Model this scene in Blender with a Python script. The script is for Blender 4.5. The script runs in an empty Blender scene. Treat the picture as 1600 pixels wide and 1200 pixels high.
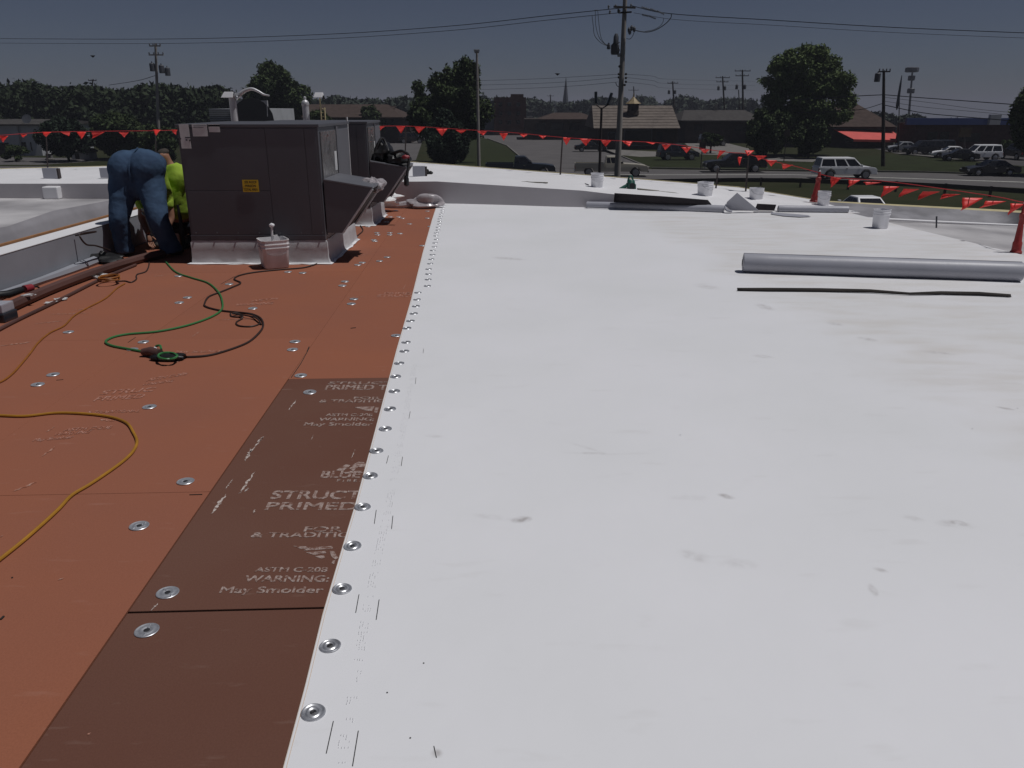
import bpy, bmesh, math, random
import numpy as np
from mathutils import Vector, Matrix
random.seed(7); np.random.seed(7)
S = bpy.context.scene
COL = S.collection
# ------------------------------------------------------------------ camera
CAM_H = 1.58; FPX = 1250.0; PITCH = math.atan(435/1250.0)
GZ = -4.8                      # street level below the roof (roof surface = 0)
cd = bpy.data.cameras.new('camera'); cam = bpy.data.objects.new('camera', cd); COL.objects.link(cam)
cam.location = (0, 0, CAM_H); cam.rotation_euler = (math.pi/2 - PITCH, 0, 0)
cd.sensor_width = 36; cd.lens = 36*FPX/1600; cd.clip_start = .05; cd.clip_end = 6000
S.camera = cam
# ------------------------------------------------------------------ light
SUN = Vector((.40, -.04, 1)).normalized()
sd = bpy.data.lights.new('sun', 'SUN'); sd.energy = 5.0; sd.angle = math.radians(.53); sd.color = (1, .982, .970)
so = bpy.data.objects.new('sun', sd); COL.objects.link(so)
so.rotation_euler = SUN.to_track_quat('Z', 'Y').to_euler(); so.location = (20, 5, 60)
W = bpy.data.worlds.new('World'); S.world = W; W.use_nodes = True
wn = W.node_tree.nodes; wl = W.node_tree.links; wn.clear()
sky = wn.new('ShaderNodeTexSky'); sky.sky_type = 'NISHITA'; sky.sun_disc = False
sky.sun_elevation = math.asin(SUN.z); sky.sun_rotation = math.atan2(SUN.x, SUN.y)
sky.air_density = .7; sky.dust_density = .3; sky.ozone_density = 2.0
hs = wn.new('ShaderNodeHueSaturation'); hs.inputs['Saturation'].default_value = .72; hs.inputs['Value'].default_value = .64
bgn = wn.new('ShaderNodeBackground'); bgn.inputs[1].default_value = .05
won = wn.new('ShaderNodeOutputWorld')
tint = wn.new('ShaderNodeMix'); tint.data_type = 'RGBA'; tint.blend_type = 'MULTIPLY'; tint.inputs[0].default_value = 1; tint.inputs[7].default_value = (.93, .97, 1.17, 1)
wl.new(sky.outputs[0], hs.inputs['Color']); wl.new(hs.outputs[0], tint.inputs[6]); wl.new(tint.outputs[2], bgn.inputs[0]); wl.new(bgn.outputs[0], won.inputs[0])
S.view_settings.view_transform = 'Standard'; S.view_settings.look = 'None'
S.view_settings.gamma = 1; S.view_settings.use_curve_mapping = False
S.view_settings.exposure = -1.04
# ------------------------------------------------------------------ geometry of the view (turns survey points into places)
CP, SP = math.cos(PITCH), math.sin(PITCH)
def ray(px, py):
    dx = (px-800)/FPX; dy = (600-py)/FPX
    return Vector((dx, CP + dy*SP, -SP + dy*CP))
def G(px, py, z=0.0):
    r = ray(px, py); t = (z-CAM_H)/r.z
    return Vector((r.x*t, r.y*t, z))
def V(px, py, Y):
    r = ray(px, py); t = Y/r.y
    return Vector((r.x*t, Y, CAM_H + r.z*t))
# ------------------------------------------------------------------ mesh helpers
class MB:
    def __init__(s): s.v = []; s.f = []
    def add(s, vs, fs):
        n = len(s.v); s.v += [tuple(v) for v in vs]; s.f += [tuple(i+n for i in f) for f in fs]; return s
    def hexa(s, p):   # 8 points: bottom 4 ccw, top 4 ccw
        return s.add(p, [(3,2,1,0),(4,5,6,7),(0,1,5,4),(1,2,6,5),(2,3,7,6),(3,0,4,7)])
    def box(s, x0, x1, y0, y1, z0, z1):
        return s.hexa([(x0,y0,z0),(x1,y0,z0),(x1,y1,z0),(x0,y1,z0),(x0,y0,z1),(x1,y0,z1),(x1,y1,z1),(x0,y1,z1)])
    def obox(s, c, size, rz=0, M=None):
        hx, hy, hz = size[0]/2, size[1]/2, size[2]/2
        R = M if M else Matrix.Rotation(rz, 3, 'Z'); c = Vector(c)
        return s.hexa([c + R@Vector(q) for q in [(-hx,-hy,-hz),(hx,-hy,-hz),(hx,hy,-hz),(-hx,hy,-hz),(-hx,-hy,hz),(hx,-hy,hz),(hx,hy,hz),(-hx,hy,hz)]])
    def prism(s, pts, ext):   # pts list of 3D, extruded by vector ext
        n = len(pts); e = Vector(ext); P = [Vector(p) for p in pts]
        return s.add(P + [p+e for p in P], [tuple(range(n))[::-1], tuple(range(n, 2*n))] + [(i, (i+1) % n, n+(i+1) % n, n+i) for i in range(n)])
    def poly(s, pts): return s.add(pts, [tuple(range(len(pts)))])
    def cyl(s, a, b, r0, r1=None, n=12, caps=True):
        a = Vector(a); b = Vector(b); r1 = r0 if r1 is None else r1
        d = (b-a).normalized(); u = d.orthogonal().normalized(); w = d.cross(u)
        vs = []
        for c, r in ((a, r0), (b, r1)):
            for i in range(n):
                t = 2*math.pi*i/n; vs.append(c + u*(r*math.cos(t)) + w*(r*math.sin(t)))
        fs = [(i, (i+1) % n, n+(i+1) % n, n+i) for i in range(n)]
        if caps: fs += [tuple(range(n))[::-1], tuple(range(n, 2*n))]
        return s.add(vs, fs)
    def tube(s, pts, r, n=6, caps=True):
        P = [Vector(p) for p in pts]; m = len(P); R = r if isinstance(r, (list, tuple)) else [r]*m
        vs = []; prev = None
        for i, p in enumerate(P):
            d = (P[min(i+1, m-1)] - P[max(i-1, 0)])
            if d.length < 1e-9: d = Vector((0, 0, 1))
            d.normalize()
            u = (prev - d*prev.dot(d)) if prev is not None else d.orthogonal()
            if u.length < 1e-6: u = d.orthogonal()
            u.normalize(); prev = u; w = d.cross(u)
            for k in range(n):
                t = 2*math.pi*k/n; vs.append(p + u*(R[i]*math.cos(t)) + w*(R[i]*math.sin(t)))
        fs = [(i*n+k, i*n+(k+1) % n, (i+1)*n+(k+1) % n, (i+1)*n+k) for i in range(m-1) for k in range(n)]
        if caps: fs += [tuple(range(n))[::-1], tuple(range((m-1)*n, m*n))]
        return s.add(vs, fs)
    def lathe(s, prof, c=(0,0,0), n=20, M=None, sq=0):   # prof [(r,z)] bottom to top
        c = Vector(c); vs = []; M = M or Matrix.Identity(3)
        for r, z in prof:
            for k in range(n):
                t = 2*math.pi*k/n; rr = r
                if sq: rr = r*min(1.0/max(abs(math.cos(t)), abs(math.sin(t))), 1+sq)
                vs.append(c + M@Vector((rr*math.cos(t), rr*math.sin(t), z)))
        m = len(prof)
        fs = [(i*n+k, i*n+(k+1) % n, (i+1)*n+(k+1) % n, (i+1)*n+k) for i in range(m-1) for k in range(n)]
        fs += [tuple(range(n))[::-1], tuple(range((m-1)*n, m*n))]
        return s.add(vs, fs)
    def lump(s, c, rad, noise=.12, seed=1, nu=18, nv=12, M=None):
        rs = np.random.RandomState(seed); c = Vector(c); M = M or Matrix.Identity(3)
        D = rs.randn(9, 3); A = rs.rand(9)*noise; F = rs.rand(9)*4+2; PH = rs.rand(9)*6
        vs = []
        for j in range(nv+1):
            ph = math.pi*j/nv
            for i in range(nu):
                th = 2*math.pi*i/nu; d = np.array([math.sin(ph)*math.cos(th), math.sin(ph)*math.sin(th), -math.cos(ph)])
                k = 1+float(np.sum(A*np.sin(F*(D@d)+PH)))
                vs.append(c + M@Vector((d[0]*rad[0]*k, d[1]*rad[1]*k, d[2]*rad[2]*k)))
        fs = [(j*nu+i, j*nu+(i+1) % nu, (j+1)*nu+(i+1) % nu, (j+1)*nu+i) for j in range(nv) for i in range(nu)]
        return s.add(vs, fs)
    def build(s, name, mat, parent=None, smooth=False, bevel=0, seg=2):
        me = bpy.data.meshes.new(name); me.from_pydata(s.v, [], s.f); me.update()
        bm = bmesh.new(); bm.from_mesh(me); bmesh.ops.remove_doubles(bm, verts=bm.verts, dist=1e-5)
        bmesh.ops.recalc_face_normals(bm, faces=bm.faces)
        if bevel: bmesh.ops.bevel(bm, geom=[e for e in bm.edges if e.is_manifold and e.calc_face_angle(0) > .5], offset=bevel, segments=seg, profile=.7, affect='EDGES', clamp_overlap=True)
        bm.to_mesh(me); bm.free()
        o = bpy.data.objects.new(name, me); COL.objects.link(o); me.materials.append(mat)
        if smooth:
            me.polygons.foreach_set('use_smooth', [True]*len(me.polygons))
            try: me.set_sharp_from_angle(angle=math.radians(40))
            except Exception: pass
        if parent is not None:
            o.parent = parent; o.matrix_parent_inverse = Matrix.Translation(-Vector(parent.location)) if not any(parent.rotation_euler) else (Matrix.Translation(parent.location) @ parent.rotation_euler.to_matrix().to_4x4()).inverted()
        return o
def local(o):   # child coordinates are already in the parent's frame
    o.matrix_parent_inverse = Matrix.Identity(4); return o
def tag(o, label=None, cat=None, group=None, kind=None):
    if label: o['label'] = label
    if cat: o['category'] = cat
    if group: o['group'] = group
    if kind: o['kind'] = kind
    return o
def thing(name, label, cat, loc=(0,0,0), rz=0, group=None):
    o = bpy.data.objects.new(name, None); COL.objects.link(o); o.location = loc; o.rotation_euler = (0, 0, rz); o.empty_display_size = .2
    return tag(o, label, cat, group)
def dup(root, loc=None, rz=None, label=None, group=None):
    r = root.copy(); COL.objects.link(r)
    if loc is not None: r.location = loc
    if rz is not None: r.rotation_euler = (0, 0, rz)
    if label: r['label'] = label
    if group: r['group'] = group
    for ch in list(root.children):
        c = ch.copy(); COL.objects.link(c); c.parent = r
        for g in list(ch.children):
            d = g.copy(); COL.objects.link(d); d.parent = c
    return r
def cat_rom(P, k=8):
    P = [Vector(p) for p in P]; out = []
    Q = [P[0]*2-P[1]] + P + [P[-1]*2-P[-2]]
    for i in range(1, len(Q)-2):
        a, b, c, d = Q[i-1], Q[i], Q[i+1], Q[i+2]
        for j in range(k):
            t = j/k; out.append(.5*((2*b)+(c-a)*t+(2*a-5*b+4*c-d)*t*t+(3*b-a-3*c+d)*t**3))
    out.append(P[-1]); return out
# ------------------------------------------------------------------ materials
def mat(name, col, rough=.6, metal=0, var=.0, vscale=3.0, bump=0, bscale=40, col2=None, detail=4, spec=.5, alpha=1, trans=0, stretch=None, island=0):
    m = bpy.data.materials.new(name); m.use_nodes = True; nt = m.node_tree; b = nt.nodes['Principled BSDF']
    b.inputs['Roughness'].default_value = rough; b.inputs['Metallic'].default_value = metal
    b.inputs['Specular IOR Level'].default_value = spec; b.inputs['Alpha'].default_value = alpha
    b.inputs['Transmission Weight'].default_value = trans
    b.inputs['Base Color'].default_value = (*col, 1)
    tc = nt.nodes.new('ShaderNodeTexCoord'); vec = tc.outputs['Object']
    if stretch:
        mp = nt.nodes.new('ShaderNodeMapping'); mp.inputs['Scale'].default_value = stretch; nt.links.new(vec, mp.inputs[0]); vec = mp.outputs[0]
    c2 = col2 or tuple(max(0, c*(1-var)) for c in col)
    if var or col2 or island:
        n = nt.nodes.new('ShaderNodeTexNoise'); n.inputs['Scale'].default_value = vscale; n.inputs['Detail'].default_value = detail
        nt.links.new(vec, n.inputs['Vector'])
        r = nt.nodes.new('ShaderNodeMapRange'); r.inputs[1].default_value = .35; r.inputs[2].default_value = .68
        nt.links.new(n.outputs[0], r.inputs[0]); f = r.outputs[0]
        if island:
            g = nt.nodes.new('ShaderNodeNewGeometry'); a = nt.nodes.new('ShaderNodeMath'); a.operation = 'MULTIPLY_ADD'
            a.inputs[1].default_value = island; nt.links.new(g.outputs['Random Per Island'], a.inputs[0])
            q = nt.nodes.new('ShaderNodeMath'); q.operation = 'MULTIPLY'; q.inputs[1].default_value = 1-island; nt.links.new(f, q.inputs[0])
            nt.links.new(q.outputs[0], a.inputs[2]); f = a.outputs[0]
        mx = nt.nodes.new('ShaderNodeMix'); mx.data_type = 'RGBA'; mx.inputs[6].default_value = (*col, 1); mx.inputs[7].default_value = (*c2, 1)
        nt.links.new(f, mx.inputs[0]); nt.links.new(mx.outputs[2], b.inputs['Base Color'])
    if bump:
        n2 = nt.nodes.new('ShaderNodeTexNoise'); n2.inputs['Scale'].default_value = bscale; n2.inputs['Detail'].default_value = 5
        nt.links.new(vec, n2.inputs['Vector']); bp = nt.nodes.new('ShaderNodeBump'); bp.inputs['Strength'].default_value = bump; bp.inputs['Distance'].default_value = .01
        nt.links.new(n2.outputs[0], bp.inputs['Height']); nt.links.new(bp.outputs[0], b.inputs['Normal'])
    return m
M = {}
M['grass'] = mat('grass', (.020,.025,.010), .95, var=.0, col2=(.032,.032,.015), vscale=.25, bump=.4, bscale=3, spec=.1)
M['lawn'] = mat('lawn', (.027,.034,.014), .95, col2=(.021,.025,.011), vscale=.5, bump=.4, bscale=4, spec=.1)
M['asphalt'] = mat('asphalt', (.115,.108,.108), .9, var=.18, vscale=.35, spec=.2, bump=.2, bscale=8)
M['lot'] = mat('parking asphalt', (.075,.07,.07), .9, var=.2, vscale=.3, spec=.2)
M['concrete'] = mat('concrete', (.19,.18,.17), .9, var=.2, vscale=1.2, spec=.2)
M['line'] = mat('road paint', (.5,.5,.46), .8, var=.3, vscale=4)
M['bark'] = mat('bark', (.05,.042,.035), .95, var=.4, vscale=5, bump=.6, bscale=20, spec=.1)
def leafmat(n, a, b): return mat(n, a, .8, col2=b, vscale=.6, island=.6, spec=.15)
M['leafA'] = leafmat('leaves dark', (.030,.048,.021), (.070,.094,.036))
M['leafB'] = leafmat('leaves green', (.062,.095,.034), (.135,.175,.065))
M['leafC'] = leafmat('leaves conifer', (.016,.028,.018), (.034,.050,.030))
M['leafE'] = leafmat('leaves woodland', (.020,.030,.016), (.036,.050,.024))
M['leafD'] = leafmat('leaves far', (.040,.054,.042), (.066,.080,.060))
M['white_wall'] = mat('white wall', (.46,.47,.49), .8, var=.15, vscale=.6)
M['dark_glass'] = mat('dark window glass', (.012,.013,.016), .12, spec=.5)
M['dark_shade'] = mat('dark opening', (.02,.018,.018), .8)
M['tan_roof'] = mat('tan shingle', (.17,.145,.128), .95, var=.25, vscale=1.5, spec=.1, bump=.4, bscale=6)
M['grey_roof'] = mat('grey shingle', (.075,.07,.068), .95, var=.3, vscale=1.5, spec=.1)
M['brown_roof'] = mat('brown shingle', (.075,.055,.048), .95, var=.3, vscale=1.2, spec=.1)
M['brick_dark'] = mat('dark brick', (.085,.048,.042), .95, var=.35, vscale=2, spec=.1)
M['brown_wall'] = mat('brown siding', (.06,.05,.045), .9, var=.25, vscale=1.5, spec=.1)
M['slate_wall'] = mat('slate blue siding', (.085,.10,.12), .8, var=.15, vscale=1)
M['blue_roof'] = mat('blue metal fascia', (.06,.095,.26), .5, var=.15, vscale=.6)
M['red_awning'] = mat('red awning canvas', (.62,.10,.085), .8, var=.12, vscale=.8)
M['gold'] = mat('copper cupola roof', (.26,.20,.11), .6, metal=.2, var=.3, vscale=3)
M['wood_pole'] = mat('weathered pole wood', (.34,.315,.295), .95, var=.3, vscale=3, bump=.4, bscale=30, stretch=(6,6,.6), spec=.1)
M['pole_dark'] = mat('dark pole wood', (.05,.045,.042), .95, var=.3, vscale=3, spec=.1)
M['equip'] = mat('grey line equipment', (.07,.075,.09), .6, var=.3, vscale=4)
M['ceramic'] = mat('insulator glaze', (.30,.28,.27), .25)
M['wire'] = mat('wire', (.03,.032,.038), .7)
M['galv'] = mat('galvanised steel', (.42,.43,.45), .38, metal=.85, var=.35, vscale=6)
M['plate'] = mat('galvanised plate', (.78,.79,.82), .36, metal=.75, var=.35, vscale=60)
M['plate2'] = mat('insulation plate steel', (.72,.73,.76), .42, metal=.75, var=.25, vscale=70)
M['screw'] = mat('screw head', (.06,.06,.065), .5, metal=.6)
M['black'] = mat('black plastic', (.012,.012,.013), .45, var=.3, vscale=20)
M['blackmat'] = mat('black underside membrane', (.014,.012,.015), .9, spec=.1, var=.4, vscale=6, bump=.3, bscale=30)
M['rubber'] = mat('rubber', (.016,.016,.017), .8)
M['rim'] = mat('wheel rim', (.30,.30,.31), .35, metal=.7)
M['lens'] = mat('lamp lens', (.75,.75,.72), .12, spec=.8)
M['tail'] = mat('tail lamp', (.30,.02,.02), .2)
M['chrome'] = mat('bright trim', (.7,.7,.7), .15, metal=1)
M['cone'] = mat('red cone plastic', (.34,.030,.028), .55, var=.25, vscale=12)
M['pennant'] = mat('red pennant vinyl', (.92,.045,.035), .5, var=.2, vscale=6)
M['rope'] = mat('red rope', (.45,.03,.035), .8)
M['post'] = mat('dark post', (.045,.035,.035), .7, metal=.2)
M['bucket'] = mat('white bucket plastic', (.82,.82,.85), .45, var=.12, vscale=9)
M['bucket_used'] = mat('used white bucket plastic', (.74,.72,.73), .5, var=.2, vscale=7)
M['hvac'] = mat('dark hvac paint', (.088,.089,.103), .5, var=.15, vscale=1.8, bump=.05, bscale=3)
M['hvac_side'] = mat('hvac side panel', (.13,.132,.148), .42, var=.15, vscale=2.2, bump=.12, bscale=4)
M['film'] = mat('glossy panel film', (.16,.155,.16), .22, var=.3, vscale=6, bump=.35, bscale=9)
M['flash'] = mat('grey flashing membrane', (.50,.50,.515), .6, var=.16, vscale=5, bump=.35, bscale=9)
M['sticker'] = mat('pale sticker', (.60,.60,.60), .6, var=.12, vscale=14)
M['yellow'] = mat('yellow sticker', (.62,.42,.02), .55, var=.1, vscale=20)
M['ink'] = mat('black ink', (.02,.018,.016), .8)
M['greymem'] = mat('grey membrane underside', (.36,.365,.41), .45, var=.10, vscale=3, bump=.15, bscale=12)
M['loose_shade'] = mat('shade-darkened loose grey membrane', (.25,.24,.26), .7, var=.25, vscale=2.5, bump=.5, bscale=7)  # darker copy of the grey membrane; the flap's shade is in the colour
M['pale_block'] = mat('pale block wall', (.42,.41,.42), .85, var=.15, vscale=1.2)
M['dull_steel'] = mat('dull bright steel', (.55,.55,.57), .45, metal=.3, var=.2, vscale=8)
M['curb_shade'] = mat('shade-darkened curb membrane', (.27,.28,.315), .6, var=.10, vscale=3, bump=.15, bscale=8)  # membrane colour darkened to carry the shade on the curb face
M['greymem_old'] = mat('weathered grey membrane', (.27,.265,.285), .7, var=.40, vscale=2.2, bump=.5, bscale=7, stretch=(1,1,3))
M['membrane_old'] = mat('dirty white membrane', (.56,.545,.55), .65, col2=(.25,.24,.25), vscale=.7, detail=7, bump=.3, bscale=6)
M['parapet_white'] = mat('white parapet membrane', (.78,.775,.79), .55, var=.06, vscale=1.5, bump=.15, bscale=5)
M['parapet_face'] = mat('shade-darkened parapet face', (.50,.475,.49), .6, var=.10, vscale=1.5, bump=.2, bscale=6)  # darker than the parapet top: shade of the face put into its colour
M['wood'] = mat('bare wood', (.36,.17,.07), .85, var=.3, vscale=8, stretch=(8,1,8))
M['edge_metal'] = mat('yellowed edge metal', (.60,.52,.30), .5, var=.2, vscale=6)
M['pipe'] = mat('brown pipe', (.105,.050,.042), .55, var=.35, vscale=5, stretch=(1,.3,1))
M['cord_green'] = mat('green cord', (.035,.17,.05), .5)
M['cord_black'] = mat('black cord', (.030,.016,.013), .55)
M['cord_orange'] = mat('orange cord', (.32,.115,.015), .5, var=.25, vscale=9)
M['cord_yellow'] = mat('yellow cord', (.42,.20,.018), .5, var=.3, vscale=6)
M['denim'] = mat('denim', (.052,.090,.155), .9, col2=(.038,.064,.115), vscale=9, bump=.55, bscale=16, spec=.1)
M['lime'] = mat('lime shirt', (.34,.48,.065), .85, col2=(.25,.38,.045), vscale=9, bump=.6, bscale=15, spec=.1)
M['skin'] = mat('skin', (.34,.17,.11), .6, var=.15, vscale=12)
M['dark_cloth'] = mat('dark work trousers', (.018,.020,.028), .9, bump=.5, bscale=20, spec=.1)
M['boot'] = mat('boot leather', (.030,.024,.020), .7, var=.3, vscale=12)
M['hair'] = mat('dark cap', (.045,.036,.030), .9, bump=.4, bscale=60)
M['glove'] = mat('grey glove', (.55,.55,.57), .8)
M['plastic_clear'] = mat('cloudy plastic bag', (.50,.46,.48), .25, var=.3, vscale=12, bump=.8, bscale=14, alpha=.85)
M['paper'] = mat('white paper wrap', (.8,.8,.8), .8, bump=.6, bscale=20)
M['green_tool'] = mat('teal tool plastic', (.018,.10,.075), .45, var=.3, vscale=15)
M['red_tool'] = mat('red tool plastic', (.25,.02,.03), .5)
M['lumber'] = mat('grey lumber', (.20,.19,.16), .85, var=.3, vscale=10, stretch=(1,8,8))
def paint(n, c, r=.3): return mat(n, c, r, spec=.6)
M['p_white'] = paint('white car paint', (.80,.80,.82)); M['p_black'] = paint('black car paint', (.014,.014,.016)); M['p_tan'] = paint('beige truck paint', (.44,.41,.34))
M['p_navy'] = paint('dark blue truck paint', (.020,.026,.036)); M['p_silver'] = paint('silver car paint', (.30,.31,.33)); M['p_brown'] = paint('dark brown paint', (.03,.025,.024))
# ------------------------------------------------------------------ special surface materials
def node_noise(nt, vec, scale, detail=4, lo=.4, hi=.65):
    n = nt.nodes.new('ShaderNodeTexNoise'); n.inputs['Scale'].default_value = scale; n.inputs['Detail'].default_value = detail
    nt.links.new(vec, n.inputs['Vector']); r = nt.nodes.new('ShaderNodeMapRange'); r.inputs[1].default_value = lo; r.inputs[2].default_value = hi
    nt.links.new(n.outputs[0], r.inputs[0]); return r.outputs[0]
def mth(nt, op, a, b=None, c=None):
    m = nt.nodes.new('ShaderNodeMath'); m.operation = op
    for i, x in enumerate((a, b, c)):
        if x is None: continue
        if isinstance(x, (int, float)): m.inputs[i].default_value = x
        else: nt.links.new(x, m.inputs[i])
    return m.outputs[0]
def mixc(nt, f, a, b):
    mx = nt.nodes.new('ShaderNodeMix'); mx.data_type = 'RGBA'
    if isinstance(f, (int, float)): mx.inputs[0].default_value = f
    else: nt.links.new(f, mx.inputs[0])
    for s_, x in ((6, a), (7, b)):
        if isinstance(x, tuple): mx.inputs[s_].default_value = (*x, 1)
        else: nt.links.new(x, mx.inputs[s_])
    return mx.outputs[2]
def membrane_mat():
    m = bpy.data.materials.new('white roof membrane'); m.use_nodes = True; nt = m.node_tree; b = nt.nodes['Principled BSDF']
    vec = nt.nodes.new('ShaderNodeTexCoord').outputs['Object']
    c = mixc(nt, node_noise(nt, vec, .8, 5, .35, .7), (.775,.775,.80), (.735,.74,.755))
    # older, dustier sheet to the right of the lap line
    a = G(1040, 372); e = G(1600, 720); d = (e-a).normalized(); nrm = Vector((d.y, -d.x, 0))
    if nrm.y < 0: nrm = -nrm
    dp = nt.nodes.new('ShaderNodeVectorMath'); dp.operation = 'DOT_PRODUCT'; nt.links.new(vec, dp.inputs[0]); dp.inputs[1].default_value = nrm
    side = mth(nt, 'SUBTRACT', dp.outputs['Value'], nrm.dot(a)+.0)
    wob = node_noise(nt, vec, 1.6, 4, .3, .7)
    sd_ = nt.nodes.new('ShaderNodeMapRange'); sd_.inputs[1].default_value = -.1; sd_.inputs[2].default_value = .35
    nt.links.new(mth(nt, 'MULTIPLY_ADD', wob, .5, mth(nt, 'SUBTRACT', side, .25)), sd_.inputs[0])
    mp = nt.nodes.new('ShaderNodeMapping'); mp.inputs['Scale'].default_value = (1, 3.2, 1); mp.inputs['Rotation'].default_value = (0, 0, .25); nt.links.new(vec, mp.inputs[0])
    dust = mth(nt, 'MULTIPLY', sd_.outputs[0], mth(nt, 'MULTIPLY_ADD', node_noise(nt, mp.outputs[0], 1.8, 8, .42, .72), .42, .12))
    c = mixc(nt, dust, c, (.60,.565,.52))
    # faint scattered scuffs everywhere
    sc = mth(nt, 'MULTIPLY', node_noise(nt, mp.outputs[0], 3.5, 6, .62, .80), .22)
    c = mixc(nt, sc, c, (.50,.48,.46))
    # shoe scuffs, each in its own place
    for px, py, px2, py2, w, s_ in STAINS:
        p = G(px, py); q = G(px2, py2); L = (q-p).length/2; ang = math.atan2(q.y-p.y, q.x-p.x); ctr = (p+q)/2
        su = nt.nodes.new('ShaderNodeVectorMath'); su.operation = 'SUBTRACT'; nt.links.new(vec, su.inputs[0]); su.inputs[1].default_value = ctr
        ro = nt.nodes.new('ShaderNodeVectorRotate'); ro.rotation_type = 'Z_AXIS'; ro.inputs['Angle'].default_value = -ang; nt.links.new(su.outputs[0], ro.inputs['Vector'])
        mu = nt.nodes.new('ShaderNodeVectorMath'); mu.operation = 'MULTIPLY'; mu.inputs[1].default_value = (1/max(L, .01), 1/w, 0); nt.links.new(ro.outputs[0], mu.inputs[0])
        ln = nt.nodes.new('ShaderNodeVectorMath'); ln.operation = 'LENGTH'; nt.links.new(mu.outputs[0], ln.inputs[0])
        r = nt.nodes.new('ShaderNodeMapRange'); r.interpolation_type = 'SMOOTHSTEP'; r.inputs[1].default_value = 1.0; r.inputs[2].default_value = .2; nt.links.new(ln.outputs['Value'], r.inputs[0])
        f = mth(nt, 'MULTIPLY', r.outputs[0], mth(nt, 'MULTIPLY_ADD', node_noise(nt, vec, 28, 5, .35, .65), s_, s_*.15))
        c = mixc(nt, f, c, (.30,.27,.26))
    nt.links.new(c, b.inputs['Base Color']); b.inputs['Roughness'].default_value = .5; b.inputs['Specular IOR Level'].default_value = .35
    n1 = nt.nodes.new('ShaderNodeTexNoise'); n1.inputs['Scale'].default_value = 2.2; n1.inputs['Detail'].default_value = 3; nt.links.new(vec, n1.inputs['Vector'])
    n2 = nt.nodes.new('ShaderNodeTexNoise'); n2.inputs['Scale'].default_value = 90; nt.links.new(vec, n2.inputs['Vector'])
    h = mth(nt, 'ADD', mth(nt, 'MULTIPLY', n1.outputs[0], 1.0), mth(nt, 'MULTIPLY', n2.outputs[0], .02))
    bp = nt.nodes.new('ShaderNodeBump'); bp.inputs['Strength'].default_value = .35; bp.inputs['Distance'].default_value = .02; nt.links.new(h, bp.inputs['Height']); nt.links.new(bp.outputs[0], b.inputs['Normal'])
    return m
STAINS = [(795,818,835,812,.035,.75),(725,806,815,816,.03,.16),(1118,773,1152,782,.03,.6),(1030,780,1120,778,.03,.12),(1400,806,1450,818,.035,.22),
          (1478,815,1515,824,.03,.7),(1450,818,1535,826,.045,.25),(1052,862,1120,882,.05,.25),(1110,880,1195,886,.05,.16),(1360,889,1392,898,.02,.5),
          (1358,912,1370,938,.02,.45),(660,683,700,686,.03,.25),(870,709,980,712,.02,.22),(1170,557,1215,562,.05,.3),(1335,528,1375,536,.06,.35),(1430,550,1500,556,.05,.3),
          (1550,637,1590,644,.03,.45),(760,402,830,408,.1,.4),(880,690,950,712,.02,.15),(675,1175,690,1190,.02,.5),(1290,505,1320,512,.07,.35),(1080,445,1130,455,.12,.3),(1180,475,1210,490,.08,.35)]
def board_mat(name, c1, c2, pale):
    m = bpy.data.materials.new(name); m.use_nodes = True; nt = m.node_tree; b = nt.nodes['Principled BSDF']
    vec = nt.nodes.new('ShaderNodeTexCoord').outputs['Object']
    c = mixc(nt, node_noise(nt, vec, .9, 6, .3, .7), c1, c2)
    c = mixc(nt, mth(nt, 'MULTIPLY', node_noise(nt, vec, 160, 2, .35, .7), .22), c, tuple(x*.55 for x in c1))
    mp = nt.nodes.new('ShaderNodeMapping'); mp.inputs['Scale'].default_value = (1, 4.5, 1); mp.inputs['Rotation'].default_value = (0, 0, .04); nt.links.new(vec, mp.inputs[0])
    c = mixc(nt, mth(nt, 'MULTIPLY', node_noise(nt, mp.outputs[0], 5, 8, .64, .80), .30), c, pale)
    c = mixc(nt, mth(nt, 'MULTIPLY', node_noise(nt, vec, 14, 8, .70, .80), .45), c, pale)
    oi = nt.nodes.new('ShaderNodeObjectInfo')
    c = mixc(nt, mth(nt, 'MULTIPLY', oi.outputs['Random'], .22), c, tuple(x*.72 for x in c2))
    nt.links.new(c, b.inputs['Base Color']); b.inputs['Roughness'].default_value = .85; b.inputs['Specular IOR Level'].default_value = .2
    n2 = nt.nodes.new('ShaderNodeTexNoise'); n2.inputs['Scale'].default_value = 220; n2.inputs['Detail'].default_value = 4; nt.links.new(vec, n2.inputs['Vector'])
    bp = nt.nodes.new('ShaderNodeBump'); bp.inputs['Strength'].default_value = .35; bp.inputs['Distance'].default_value = .002; nt.links.new(n2.outputs[0], bp.inputs['Height']); nt.links.new(bp.outputs[0], b.inputs['Normal'])
    return m
M['board_orange'] = board_mat('orange fibreboard', (.325,.118,.066), (.285,.110,.070), (.40,.22,.17))
M['board_brown'] = board_mat('brown fibreboard', (.138,.057,.039), (.158,.078,.056), (.33,.24,.20))
def print_mat(name, ink, base, cover):
    m = bpy.data.materials.new(name); m.use_nodes = True; nt = m.node_tree; b = nt.nodes['Principled BSDF']
    vec = nt.nodes.new('ShaderNodeTexCoord').outputs['Object']
    f = mth(nt, 'MULTIPLY', node_noise(nt, vec, 45, 8, cover-.04, cover+.16), node_noise(nt, vec, 300, 3, .30, .55))
    nt.links.new(mixc(nt, f, base, ink), b.inputs['Base Color']); b.inputs['Roughness'].default_value = .85; b.inputs['Specular IOR Level'].default_value = .2
    return m
M['print'] = print_mat('worn white print', (.42,.34,.31), (.158,.076,.055), .40)
M['print_faint'] = print_mat('faint pink print', (.48,.27,.22), (.305,.114,.069), .46)
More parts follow.
